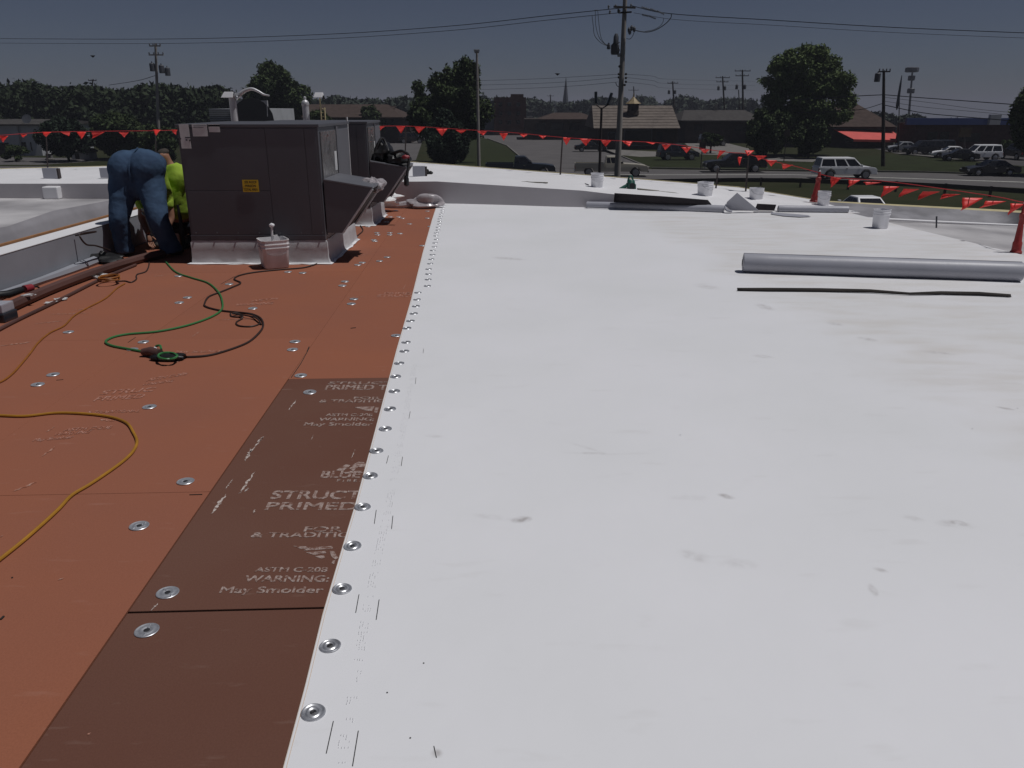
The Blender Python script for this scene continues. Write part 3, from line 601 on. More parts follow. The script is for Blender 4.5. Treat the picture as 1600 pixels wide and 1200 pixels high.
# camera-side thin items
t = thing('flagpole', 'pair of slim leaning flagpoles with furled dark flags by the parking lot', 'flagpole', (V(1403,240,120).x,120,GZ))
MB().cyl((V(1403,240,120).x,120,GZ), V(1406,130,120), .10, .04, n=6).build('pole', M['pole_dark'], t)
MB().lathe([(.05,0),(.22,.6),(.16,3.2),(.05,4.6)], V(1401,172,120), 6, sq=.1).build('flag', M['p_navy'], t)
t = thing('cell_tower', 'grey mobile phone mast with three antenna rings at right', 'tower', (V(1421,180,330).x,330,GZ))
b0 = V(1421,180,330); b0.z = GZ; tp = V(1426,107,330); MB().cyl(b0, tp, .5, .3, n=8).build('mast', M['equip'], t)
for py, w in ((109,2.5),(122,1.3),(142,1.4)):
    c = V(1425-(py-107)*.05, py, 330); MB().lathe([(w*.8,-.9),(w,-.7),(w,.7),(w*.8,.9)], c, 10).build('antenna_ring', M['equip'], t)
def wire(label, pts, r=.025, k=6, sag=None, group='overhead wires'):
    P = [V(*p) for p in pts]; t = MB().tube(cat_rom(P, k), r, 4).build('power_line', M['wire']); return tag(t, label, 'wire', group)
wire('upper overhead wire from the main pole running down to the left edge', [(976,12,70),(860,24,75),(700,41,82),(500,54,92),(250,61,104),(-60,60,125)], .032)
wire('second overhead wire just under the upper one left of the main pole', [(976,19,70),(850,32,75),(700,48,82),(500,61,92),(250,68,104),(-60,67,125)], .025)
wire('upper overhead wire from the main pole running to the right edge', [(986,9,70),(1049,21.5,70),(1200,31,70),(1400,43,70),(1640,53,70)], .035)
wire('thin lower overhead wire running to the right edge above the tallest tree', [(990,20,70),(1060,31,70),(1200,39,70),(1400,51,70),(1640,61,70)], .018)
for n_, (ya, yb, yc, dd) in enumerate(((116,120,124,'highest'),(121,127,131,'middle'),(128,134,138,'lowest'))):
    wire('%s of three thin service wires left of the main pole above the brick building' % dd, [(966,ya,70),(900,yb,76),(820,yc,84),(700,yc+3,96)], .016)
    wire('%s of three thin service wires between the main pole and the distant transformer pole' % dd, [(978,ya,70),(1020,yb-1,90),(1051,yb+4,130),(1180,yb+7,170)], .018)
wire('heavy cable sagging left from the drum transformer pole', [(1381,148,92),(1340,150,94),(1290,153,96),(1240,156,100)], .05)
wire('heavy cable sagging right from the drum transformer pole', [(1381,148,92),(1430,152,90),(1500,157,86),(1620,166,80)], .05)
wire('lower heavy cable right of the drum transformer pole', [(1381,164,92),(1440,176,90),(1500,182,88),(1620,192,84)], .05)
wire('thin wire above the blue fascia, upper', [(1381,152,92),(1450,160,90),(1540,172,88),(1640,180,86)], .022)
wire('thin wire above the blue fascia, lower', [(1381,158,92),(1450,168,90),(1540,176,88),(1640,187,86)], .022)
wire('lower cable sagging left from the drum transformer pole', [(1381,161,92),(1345,171,94),(1290,175,97),(1240,176,100)], .035)
wire('thin line crossing in front of the dark trees at right', [(1160,197,80),(1240,199,80),(1320,201,80),(1460,203,82)], .014)
wire('wire rising left from the wooded left pole', [(243,118,100),(215,126,104),(170,133,112)], .03)
# double head parking lamp in front of the beige pickup
t = thing('double_lamp_post', 'dark parking lamp post with two flat heads left of the main pole', 'lamp post', (V(938,240,52).x, 52, GZ))
x = V(939,150,52).x; MB().cyl((V(937,268,52).x,52,GZ), V(940,168,52), .10, .07, n=8).build('post', M['post'], t)
MB().tube([V(931,163,52),V(940,170,52),V(951,163,52)], .045).build('bracket', M['post'], t)
for a, b in (((931,162),(931,143)),((949,163),(956,145))):
    A = V(*a,52); B = V(*b,52); d = (B-A).normalized(); Mx = d.to_track_quat('Z','Y').to_matrix()
    MB().obox((A+B)/2, (.34,.16,(B-A).length), M=Mx).build('lamp_head', M['p_navy'], t, bevel=.05)
# small birds
for (x, y, w, l) in ((145,88,3.2,'small dark bird in flight above the left woodland'),(871,116,4,'small dark bird in flight left of the main pole')):
    c = V(x, y, 60); t = MB(); s = .16
    t.add([c+Vector((-s*1.2,0,.06)), c+Vector((0,-.10,.03)), c+Vector((s*1.2,0,.05)), c+Vector((0,.14,-.03)), c+Vector((0,0,-.09)), c+Vector((0,0,.07))], [(0,1,4),(1,2,4),(2,3,4),(3,0,4),(0,5,1),(1,5,2),(2,5,3),(3,5,0)])
    tag(t.build('bird', M['black']), l, 'bird')
# guard rail along the near verge
t = thing('guard_rail', 'long dark guard rail running along the near side of the road', 'guard rail', (10,66,GZ))
rp = [(1000,283.5,73),(1090,282,71),(1155,281,70),(1240,282,68),(1320,284.5,66),(1400,287,64),(1480,291,62),(1560,296,60),(1660,303,58)]
R_ = [V(*p) for p in rp]; b = MB()
for a, c in zip(R_[:-1], R_[1:]): b.hexa([a+Vector((0,-.04,-.17)), c+Vector((0,-.04,-.17)), c+Vector((0,.04,-.17)), a+Vector((0,.04,-.17)), a+Vector((0,-.04,.17)), c+Vector((0,-.04,.17)), c+Vector((0,.04,.17)), a+Vector((0,.04,.17))])
b.build('rail', M['p_brown'], t)
for px, py, Y in ((1050,283,72),(1122,281.6,70.6),(1190,281.4,69),(1252,282.5,67.7),(1327,285,65.8),(1402,287.2,64),(1479,291,62),(1550,295.4,60.2)):
    p = V(px, py, Y); MB().box(p.x-.07,p.x+.07,p.y+.05,p.y+.2,GZ,p.z+.2).build('post', M['p_brown'], t)
for (px, y0, y1, Y, l) in ((1098,222,250,88,'thin sign post standing in the grass left of the black pickup'),(1230,203,252,100,'brown sign post seen against the dark trees')):
    t = thing('road_sign', l, 'sign', (V(px,y1,Y).x,Y,GZ)); a = V(px,y0,Y)
    MB().cyl((a.x,Y,GZ),(a.x,Y,a.z),.05,n=6).build('post', M['post'], t); MB().box(a.x-.35,a.x+.35,Y-.1,Y-.06,a.z-.75,a.z).build('panel', M['brown_wall'], t, bevel=.02)
t = thing('road_sign', 'ochre roadside sign board in front of the blue fascia building', 'sign', (V(1507,230,108).x,108,GZ))
a = V(1500,200,108); b = V(1516,214,108); MB().box(a.x,b.x,107.9,108.1,b.z,a.z).build('panel', mat('ochre sign', (.06,.04,.018), .7, var=.3, vscale=3), t); MB().cyl((V(1507,250,108).x,108,GZ),(V(1507,214,108).x,108,b.z),.1,n=6).build('post', M['post'], t)
# ------------------------------------------------------------------ vehicles (local frame: +x front, z up, wheels on 0)
def vehicle(kind, paintm, label, px, Y, heading, L=5.4, name=None, bedlip=None, simple=False, dz=0):
    p = V(px, 250, Y); t = thing(name or {'pickup':'pickup_truck','suv':'suv','sedan':'sedan'}[kind], label, {'pickup':'truck','suv':'car','sedan':'car'}[kind], (p.x, Y, GZ+.01+dz), heading)
    hw = {'pickup':.98,'suv':.98,'sedan':.90}[kind]; h = L/2
    if kind == 'pickup':
        wr = .40; xr, xf = -h*.62, h*.66; zb = .48
        up = [(-h,.62),(-h,.86),(-.62,.86),(-.62,1.20),(1.05,1.20),(h*.72,1.13),(h*.94,1.02),(h,.88),(h,.56)]
        gb, gt, zt, z0 = (-.60,1.18), (-.48,.42), 1.86, 1.19; splits = [(.05,.30),(.34,.93)]
    elif kind == 'suv':
        wr = .39; xr, xf = -h*.60, h*.62; zb = .42
        up = [(-h,.60),(-h,.98),(-h*.97,1.10),(.95,1.10),(h*.74,1.10),(h*.94,1.00),(h,.84),(h,.52)]
        gb, gt, zt, z0 = (-h*.97,1.35), (-h*.90,.52), 1.88, 1.08; splits = [(.03,.36),(.40,.66),(.70,.96)]
    else:
        wr = .32; xr, xf = -h*.58, h*.62; zb = .28
        up = [(-h,.50),(-h,.86),(-h*.78,.95),(.80,.93),(h*.70,.84),(h*.94,.70),(h,.58),(h,.36)]
        gb, gt, zt, z0 = (-h*.74,1.05), (-h*.38,.20), 1.44, .90; splits = [(.10,.46),(.50,.92)]
    prof = [(h,zb)]
    for c in (xf, xr):
        for i in range(9):
            a = math.pi*i/8; prof.append((c+(wr+.09)*math.cos(a), max(zb, wr+(wr+.09)*math.sin(a))))
    prof += [(-h, zb)] + up
    bm = bmesh.new()
    ring = [(-hw,0),(-hw,.0),(hw,0)]
    vs0 = [bm.verts.new((x, -hw+.05*max(0, (z-.9)), z)) for x, z in prof]; vs1 = [bm.verts.new((x, hw-.05*max(0, (z-.9)), z)) for x, z in prof]
    bm.faces.new(vs0[::-1]); bm.faces.new(vs1); n = len(prof)
    for i in range(n): bm.faces.new((vs0[i], vs0[(i+1) % n], vs1[(i+1) % n], vs1[i]))
    bmesh.ops.recalc_face_normals(bm, faces=bm.faces)
    bmesh.ops.bevel(bm, geom=[e for e in bm.edges if e.is_manifold and e.calc_face_angle(0) > .9], offset=.045, segments=2, affect='EDGES', clamp_overlap=True)
    me = bpy.data.meshes.new('body'); bm.to_mesh(me); bm.free(); me.materials.append(paintm)
    o = bpy.data.objects.new('body', me); COL.objects.link(o); o.parent = t
    # cabin
    wb, wt = hw-.05, hw-.26
    q = MB().hexa([(gb[0],-wb,z0),(gb[1],-wb,z0),(gb[1],wb,z0),(gb[0],wb,z0),(gt[0],-wt,zt),(gt[1],-wt,zt),(gt[1],wt,zt),(gt[0],wt,zt)])
    local(q.build('cabin', paintm, t, bevel=.05))
    def sidepane(s, u0, u1):
        c = []
        for (u, v) in ((u0,.10),(u1,.10),(u1,.84),(u0,.84)):
            x = (gb[0]+(gb[1]-gb[0])*u)*(1-v) + (gt[0]+(gt[1]-gt[0])*u)*v; y = (wb*(1-v)+wt*v); c.append(Vector((x, s*(y+.012), z0+(zt-z0)*v)))
        local(MB().prism(c, (0, -s*.05, 0)).build('window', M['dark_glass'], t))
    for s in (-1, 1):
        for u0, u1 in splits: sidepane(s, u0, u1)
    for nm, g0, g1, s in (('windscreen', gb[1], gt[1], 1), ('rear_window', gb[0], gt[0], -1)):
        c = []
        for (yy, v) in ((-.86,.10),(.86,.10),(.86,.88),(-.86,.88)):
            x = g0*(1-v)+g1*v; w = wb*(1-v)+wt*v; c.append(Vector((x+s*.014, yy*w, z0+(zt-z0)*v+.006)))
        local(MB().prism(c, (-s*.05, 0, 0)).build(nm, M['dark_glass'], t))
    if kind == 'pickup':
        for s in (-1, 1): local(MB().box(-h+.02,-.66, s*hw-(.0 if s < 0 else .09), s*hw+(.09 if s < 0 else 0), .84, 1.22).build('bed_side', paintm, t, bevel=.02))
        local(MB().box(-h,-h+.07,-hw+.09,hw-.09,.84,1.22).build('tailgate', paintm, t, bevel=.02))
        if bedlip: 
            for s in (-1, 1): local(MB().box(-h+.02,-.66, s*(hw-.045)-.06, s*(hw-.045)+.06, 1.222, 1.25).build('bed_rail', bedlip, t))
    for s in (-1, 1):
        for x in (xf, xr):
            w = MB().lathe([(wr-.09,-.11),(wr-.02,-.11),(wr,-.08),(wr,.08),(wr-.02,.11),(wr-.09,.11)], (x, s*(hw-.10), wr), 20, Matrix.Rotation(math.pi/2, 3, 'X')).build('wheel', M['rubber'], t, smooth=True); local(w)
            r = MB().lathe([(.05,-.03),(wr-.14,-.02),(wr-.10,0),(wr-.10,.02),(.06,.03)], (x, s*(hw+.005), wr), 14, Matrix.Rotation(math.pi/2, 3, 'X')).build('rim', M['rim'], w, smooth=True); local(r)
        local(MB().box(h-.10,h+.012, s*.72-.17, s*.72+.17, up[-2][1]-.14, up[-2][1]+.02).build('headlight', M['lens'], t, bevel=.02))
        local(MB().box(-h-.012,-h+.05, s*(hw-.10)-.07, s*(hw-.10)+.07, up[0][1]+.1, up[0][1]+.34).build('tail_light', M['tail'], t, bevel=.01))
        local(MB().box(gb[1]-.32,gb[1]-.14, s*(hw+.10)-.09, s*(hw+.10)+.09, z0+.02, z0+.2).build('mirror', paintm if kind != 'pickup' else M['black'], t, bevel=.03))
        for u in ((.25,.62) if kind != 'pickup' else (.55,)):
            x = gb[0]+(gb[1]-gb[0])*u; local(MB().box(x-.1,x+.1, s*(hw+.0)-.015, s*(hw+.0)+.02, z0-.17, z0-.12).build('door_handle', M['chrome'], t))
    local(MB().box(h-.06,h+.07,-hw+.06,hw-.06,.38,.56).build('bumper', M['chrome'] if kind == 'pickup' else paintm, t, bevel=.03)); local(MB().box(-h-.07,-h+.05,-hw+.06,hw-.06,.40,.58).build('bumper', M['chrome'] if kind == 'pickup' else paintm, t, bevel=.03))
    local(MB().box(h-.03,h+.02,-.45,.45,.60,.80).build('grille', M['black'], t))
    return t
vehicle('suv', M['p_white'], 'large white estate style utility vehicle driving right on the road', 1321, 76.5, 0, 5.35)
vehicle('pickup', M['p_tan'], 'beige pickup truck with light hood passing behind the main utility pole', 955, 79, -.04, 6.9, bedlip=M['p_silver'])
vehicle('pickup', M['p_navy'], 'dark blue pickup truck on the road at the mouth of the side street', 813, 79, 0, 6.6)
vehicle('pickup', M['p_black'], 'black pickup truck facing left behind the red pennants', 1148, 84, math.pi, 6.1)
vehicle('sedan', M['p_black'], 'glossy black sedan driving left near the right edge', 1550, 79.5, math.pi-.03, 4.9)
vehicle('sedan', M['p_silver'], 'silver sedan, leftmost in the parking lot row below the red awning', 1407, 121, math.pi, 4.6)
vehicle('suv', M['p_black'], 'dark suv parked behind the silver sedan in the lot', 1440, 114, math.pi, 4.9)
vehicle('suv', M['p_navy'], 'dark blue suv in the middle of the parking lot row', 1460, 116, math.pi*.9, 4.6)
vehicle('sedan', M['p_white'], 'white hatchback nosing left in the parking lot row', 1483, 107, math.pi-.25, 4.6)
vehicle('suv', M['p_white'], 'white crossover at the right end of the parking lot row', 1530, 102, math.pi, 4.5)
vehicle('sedan', M['p_black'], 'dark car parked half hidden in front of the white crossover', 1497, 101, math.pi-.2, 4.2)
vehicle('suv', M['p_navy'], 'dark suv parked in front of the tan roofed building', 1058, 103, .1, 4.9)
vehicle('sedan', M['p_black'], 'dark car parked left of the tan roofed building behind the lamp post', 922, 122, 0, 4.6)
vehicle('suv', M['p_brown'], 'dark suv parked under the large dark leafy tree', 645, 150, 0, 4.6)
vehicle('sedan', M['p_white'], 'white car seen only by its roof just beyond the roof parapet', 1356, 47.5, math.pi/2, 4.7)
vehicle('suv', M['p_brown'], 'dark van parked at the far right edge of the lot', 1588, 104, math.pi/2, 4.8)
vehicle('suv', M['p_black'], 'dark suv at the end of the driveway by the dark house', 1112, 140, 0, 4.8)
# ================================================================== THE ROOF
# frame of the coverboards: origin on a visible joint, u along the joint away from the camera
O0 = G(197, 957); O1 = G(450, 592); U = (O1-O0).normalized(); N_ = Vector((U.y, -U.x, 0))   # N_ points right
BL = (O1-O0).length; BW = 1.22
def bp(a, b, z=0.0): q = O0 + U*a + N_*b; return Vector((q.x, q.y, z))
print('board length', BL, 'U', U)
E0 = G(445,1200); E1 = G(603,600); E2 = G(683,320)
edge_pts = [G(448,1188),G(478,1075),G(505,963),G(538,850),G(556,790),G(580,700),G(601,620),G(607,598),G(620,548),G(643,468),G(661,395),G(675,345),G(683,320)]
e_dir = (edge_pts[1]-edge_pts[0]).normalized(); start = edge_pts[0]-e_dir*4.2
# parapet/platform survey (front base, front top, rear top)
FB = [(-16,15.6,0),(-9.2,14.8,0),(-7.4,14.7,0),(-4.4,14.25,0),(-1.27,13.88,0),(1.15,13.35,0),(2.3,13.05,0),(3.34,12.88,0),(4.4,12.75,0),(5.42,12.62,0)]
HT = [.27,.25,.26,.32,.37,.27,.165,.06,.012,.006]
def rear(px, py, z): return G(px, py, z)
RT = [Vector((-16,18.6,.26)), G(0,264,.25), G(165,260,.25), G(400,256,.33), G(645,253.5,.37), G(930,275,.26), G(1060,285,.19), G(1155,293,.13), G(1215,303,.06), G(1270,312,.0)]
FT = [Vector((p[0], p[1]+.015, h)) for p, h in zip(FB, HT)]
def strip(name, A, B, m, kx=10, ky=6, wob=0, seed=0, thick=0, parent=None):
    rs = np.random.RandomState(seed); n = len(A); vs = []; cols = (n-1)*kx+1
    for j in range(ky+1):
        for i in range(cols):
            s = i/kx; k = min(int(s), n-2); f = s-k; a = Vector(A[k]).lerp(Vector(A[k+1]), f); b = Vector(B[k]).lerp(Vector(B[k+1]), f); p = a.lerp(b, j/ky)
            if wob and 0 < j < ky: p.z += wob*(math.sin(p.x*5.1+seed)+math.sin(p.y*7+p.x*2.3)+rs.randn()*.5)
            vs.append(p)
    fs = [(j*cols+i, j*cols+i+1, (j+1)*cols+i+1, (j+1)*cols+i) for j in range(ky) for i in range(cols-1)]
    return MB().add(vs, fs).build(name, m, parent, smooth=True)
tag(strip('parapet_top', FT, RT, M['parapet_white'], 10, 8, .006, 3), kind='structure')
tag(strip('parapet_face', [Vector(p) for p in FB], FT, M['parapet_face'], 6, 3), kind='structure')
tag(strip('outer_wall', [Vector((p.x, p.y+.03, GZ)) for p in RT], [Vector((p.x, p.y+.03, p.z-.03)) for p in RT], M['brown_wall'], 1, 1), kind='structure')
b = MB()
for a, c in zip(RT[:-1], RT[1:]):
    up = Vector((0,0,.012)); dn = Vector((0,.05,-.06)); q = Vector((0,.05,.012)); d = Vector((0,0,-.06))
    b.hexa([a+d, c+d, c+dn, a+dn, a+up, c+up, c+q, a+q])
struct('edge_trim', b, M['edge_metal'])
# deck under the boards, side walls
struct('roof_deck', MB().box(-16, 5.15, -6, 12.3, -.45, -.03), M['pole_dark'])
struct('roof_deck', MB().hexa([(-16,12.3,-.45),(4.6,12.3,-.45),(-1.2,18,-.45),(-16,18,-.45),(-16,12.3,-.03),(4.6,12.3,-.03),(-1.2,13.8,-.03),(-16,14.2,-.03)]), M['pole_dark'])
# right boundary of the main roof + membrane sheet (solid edge)
R1 = G(1326,333); R2 = G(1600,400); rd = (R2-R1).normalized(); Rn = R1+(R2-R1).normalized()*19
def membrane():
    top = [R1]; far = [(3.34,12.87),(1.15,13.34),(-1.27,13.88)]
    nx, ny = 90, 150; vs = []; left = [start]+edge_pts
    def left_at(y):
        for a, c in zip(left[:-1], left[1:]):
            if a.y <= y <= c.y: return a.x+(c.x-a.x)*(y-a.y)/(c.y-a.y)
        return left[-1].x if y > left[-1].y else left[0].x
    def right_at(y): return R1.x+(R2.x-R1.x)*(y-R1.y)/(R2.y-R1.y)
    y0 = start.y+.05
    rs = np.random.RandomState(2)
    for j in range(ny+1):
        for i in range(nx+1):
            u = i/nx; f = j/ny
            yf = 13.88+(12.62-13.88)*u
            y = y0+(yf-.01-y0)*f; xl = left_at(min(y, 13.8)); xr = right_at(y); 
            x = xl+(xr-xl)*u
            z = .009+.0022*min(1, (x-xl)/.6)*(math.sin(x*1.9+y*.7)+math.sin(y*1.3-x*.8+1)+math.sin(x*4.1-y*2.2)*.4)
            vs.append((x, y, max(z, .004)))
    fs = [(j*(nx+1)+i, j*(nx+1)+i+1, (j+1)*(nx+1)+i+1, (j+1)*(nx+1)+i) for j in range(ny) for i in range(nx)]
    o = MB().add(vs, fs).build('white_membrane', M['membrane'], smooth=True); o['kind'] = 'structure'
    # cut edge of the sheet (visible thickness)
    m2 = MB(); L = [p for p in left]
    for a, c in zip(L[:-1], L[1:]):
        w = Vector((.004,0,0)); m2.hexa([a-w*.6+Vector((0,0,.0005)), c-w*.6+Vector((0,0,.0005)), c+w*2, a+w*2, a-w*.6+Vector((0,0,.0075)), c-w*.6+Vector((0,0,.0075)), c+w*2+Vector((0,0,.0095)), a+w*2+Vector((0,0,.0095))])
    m2.build('cut_edge', EDGE_CREAM, o); return o
mem = membrane()
# lower dirty roof at the right
struct('roof_step', MB().prism([Vector((R2.x,R2.y,-.5))+rd*9, Vector((R1.x,R1.y,-.5)), Vector((R1.x,R1.y,-.004)), Vector((R2.x,R2.y,-.004))+rd*9], (-.03,0,0)), M['parapet_white'])
a0 = G(1268,312.5,0.0); a1 = V(1600,330.5,14.0); a2 = a1+(a1-a0)*.9; b0_ = V(1318,338,12.9); b1_ = V(1600,352.5,13.9); b2_ = b1_+(b1_-b0_)*1.2
tag(strip('lower_parapet_face', [b0_, b1_, b2_], [a0+Vector((0,-.2,-.0)), a1+Vector((0,-.12,-.012)), a2+Vector((0,-.12,-.012))], M['greymem_old'], 30, 6, .010, 7), kind='structure')
tag(strip('lower_parapet_top', [a0+Vector((0,-.2,0)), a1+Vector((0,-.12,-.012)), a2+Vector((0,-.12,-.012))], [a0, a1+Vector((0,.14,.0)), a2+Vector((0,.14,.0))], M['edge_metal'], 6, 1), kind='structure')
tag(strip('outer_wall', [Vector((a0.x,a0.y+.02,GZ)), Vector((a1.x,a1.y+.15,GZ)), Vector((a2.x,a2.y+.15,GZ))], [a0+Vector((0,.02,-.01)), a1+Vector((0,.15,-.01)), a2+Vector((0,.15,-.01))], M['brown_wall'], 1, 1), kind='structure')
tag(strip('lower_roof', [(4.9,-4,-.40),(14,-4,-.40),(26,-4,-.40)], [b0_+Vector((-.3,.01,-.01)), b1_+Vector((0,.02,-.004)), b2_+Vector((0,.02,-.004))], M['membrane_old'], 16, 16, .004, 3), kind='structure')
fl = MB(); fl.tube([V(1326,340,12.85)+Vector((0,-.03,0)), V(1400,343,13.0)+Vector((0,-.03,0)), V(1480,347,13.3)+Vector((0,-.03,0)), V(1600,352.5,13.85)+Vector((0,-.03,0)), b2_+Vector((0,-.03,0))], .022, 6)
struct('weld_fillet', fl, M['parapet_white'], smooth=True)
# ---- left roof beyond the curb
struct('left_roof', strip_m := MB().poly([(-16,-6,-.004),(-4.6,-6,-.004),(-4.6,14.3,-.004),(-7.4,14.72,-.004),(-9.2,14.82,-.004),(-16,15.62,-.004)]), M['membrane_old'])
# ---- divider curb
CX = -4.47
cb = MB().box(CX-.27, CX, -6, 12.2, 0, .345); struct('divider_curb', cb, M['curb_shade'], bevel=.01)
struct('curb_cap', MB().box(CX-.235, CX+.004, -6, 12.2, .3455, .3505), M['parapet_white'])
struct('curb_timber', MB().box(CX-.30, CX-.272, -6, 12.2, .0, .365), M['wood'])
# loose grey sheet behind the curb
rs = random.Random(4); A = []; B = []; pr = [(-2,.40),(3,.42),(5.6,.41),(6.2,.42),(6.7,.50),(6.93,.60),(7.2,.49),(7.9,.46),(8.8,.50),(9.8,.48),(11,.46),(12.2,.44)]
for y, z in pr: A.append(Vector((CX-.305, y, .20))); B.append(Vector((CX-.42-(z-.4)*.9, y, z)))
o = strip('loose_membrane', A, B, M['loose_shade'], 6, 4, .006, 5); sm = o.modifiers.new('thickness', 'SOLIDIFY'); sm.thickness = .008; tag(o, 'shade-darkened loose grey membrane edge bunched up behind the divider curb', 'roofing membrane')
o = strip('loose_membrane', [Vector((p.x-.01,p.y,.10)) for p in A], [Vector((p.x-.45-.1*math.sin(p.y*2),p.y,.006)) for p in A], M['membrane_old'], 6, 4, .004, 8); tag(o, 'flat white skirt of the loose membrane lying on the left roof', 'roofing membrane')
# rolled toe of grey membrane at the foot of the curb
mb = MB(); mb.tube([Vector((CX+.06+.015*math.sin(y*2.3), y, .028+.008*math.sin(y*3))) for y in np.linspace(-1, 8.4, 40)], [.045+.012*math.sin(i*.7) for i in range(40)], 8)
tag(mb.build('membrane_toe', M['curb_shade'], smooth=True), 'soft grey membrane toe lying at the foot of the divider curb', 'roofing membrane')
# ---- coverboards
boards = thing('coverboard_field', 'fibreboard coverboards', None); del boards['label']; boards['kind'] = 'structure'
def board(a0_, a1_, b0, b1, m, th=.011, dz=0.0, g=.0009, skew=0):
    p = [bp(a0_+g, b0+g), bp(a0_+g, b1-g), bp(a1_-g, b1-g), bp(a1_-g, b0+g)]
    lo = [q+Vector((0,0,-th)) for q in p]; hi = [q+Vector((0,0,dz)) for q in p]
    return MB().hexa(lo+hi).build('board', M[m], boards, bevel=.0012, seg=1)
tag_b = board(-3.2, -0.003, 0.004, BW, 'board_brown', dz=-.0005, g=.0015); brownA = board(0.004, BL, 0.004, BW, 'board_brown', g=.0018)
k = 0
y = BL
while y < 13.9-O0.y: board(y, min(y+2.44, 13.72-O0.y-.0), 0, BW+.3, 'board_orange', dz=random.uniform(-.001,.0)); y += 2.44
offs = {1: -1.30+.0, 2: -.35, 3: -2.1}
js = (G(160,771)-O0).dot(U)
for c in (1, 2, 3):
    w0 = -BW*c; w1 = -BW*(c-1); 
    if c == 3: w0 = w1-.72
    y = js - 2.44*3 + (0 if c < 3 else 1.22)
    while y < 13.7-O0.y:
        board(max(y, -3.6), min(y+2.44, 14.0-O0.y-.0), w0, w1, 'board_orange', dz=random.uniform(-.0012,0)); y += 2.44
def fix_far():   # boards end under the far parapet
    pass
# ---- fastener plates: a stamped disc with ribs and a recessed screw
def disc(R, prof, n=28):
    return MB().lathe([(r*R, z) for r, z in prof], (0,0,0), n)
seam_proto = disc(.034, [(1.0,0),(1.0,.0012),(.95,.0032),(.86,.0034),(.78,.0014),(.66,.0012),(.56,.0040),(.47,.0042),(.38,.0016),(.20,.0008)])
seam_me = None
PLATES = [(490,1118),(516,1013.5),(535,924),(551,857),(567,795.5),(579,747),(588.5,707.5),(602.5,673),(609.5,642),(616.5,614),(618.5,591),(624,570),(632,551),(634.5,537),(636,515),(641.5,503.5),(646.5,492),(650,480.5),(651.5,470),(653,459)]
plates = []
for i, (px, py) in enumerate(PLATES): plates.append(G(px, py))
d0 = plates[-1]; nrm = .30
xs_off = .11
yy = d0.y+.29; lst = list(edge_pts)
def edge_x(y):
    for a, c in zip(lst[:-1], lst[1:]):
        if a.y <= y <= c.y: return a.x+(c.x-a.x)*(y-a.y)/(c.y-a.y)
    return lst[-1].x
while yy < 13.6: plates.append(Vector((edge_x(yy)+random.uniform(.10,.125), yy+random.uniform(-.02,.02), 0))); yy += .27
yy = plates[0].y-.3
for i, p in enumerate(plates):
    if i == 0:
        so_ = seam_proto.build('seam_plate', M['plate'], mem, smooth=True); hd = MB().lathe([(.009,0),(.009,.003),(.0065,.0042),(.003,.0030)], (0,0,.0), 10).build('screw', M['screw'], so_); local(so_); local(hd)
        so_me, hd_me = so_.data, hd.data; s_ = so_
    else:
        s_ = so_.copy(); COL.objects.link(s_); h_ = hd.copy(); COL.objects.link(h_); h_.parent = s_
    s_.location = (p.x, p.y, .0100); s_.rotation_euler = (random.uniform(-.05,.05), random.uniform(-.05,.05), random.uniform(0,6))
INS = [(229.5,985.5),(262,926.5),(217.5,822),(290,752.5),(233.5,636),(59,601),(83,585.5),(107,519),(224,534.5),(484,613),(470,587),(457,546.5),(461,534),(207,546),(619,524.5),(549,475),(553,467.5),(535,446.5),(539,440),(559,414),(566,410.5),(593,408),(605,402),(473,426.5),(293,465),(280,473),(279,431.5),(358,444),(395,482),(660,384),(590,367),(609,367),(589,364),(609,364),(540,366),(544,364),(584,375),(586,377),(575,354),(604,347),(672,354),(610,339),(623,339),(629,341),(602,333),(604,329),(618,329),(637,322),(645,323),(668,330),(161,428),(96,467),(80,473),(450,425),(640,350),(625,365),(510,395),(668,341),(556,345),(603,320),(555,370)]
rp_ = disc(.038, [(1.0,0),(1.0,.0012),(.96,.0026),(.90,.0026),(.86,.0016),(.62,.0014),(.55,.0030),(.45,.0032),(.36,.0012),(.18,.0006)])
for i, (px, py) in enumerate(INS):
    p = G(px, py)
    if i == 0:
        io = rp_.build('plate', M['plate2'], boards, smooth=True); local(io)
        rb = MB().box(-.030,-.012,-.0025,.0025,.001,.0034).box(.012,.030,-.0025,.0025,.001,.0034).build('rib', M['plate2'], io); local(rb); sc = MB().lathe([(.010,0),(.010,.0022),(.005,.003)], (0,0,0), 10).build('screw', M['screw'], io); local(sc); s_ = io
    else:
        s_ = io.copy(); COL.objects.link(s_)
        for ch in (rb, sc): c_ = ch.copy(); COL.objects.link(c_); c_.parent = s_
    s_.location = (p.x, p.y, .0012); s_.rotation_euler = (random.uniform(-.02,.02), random.uniform(-.02,.02), random.uniform(0,6))
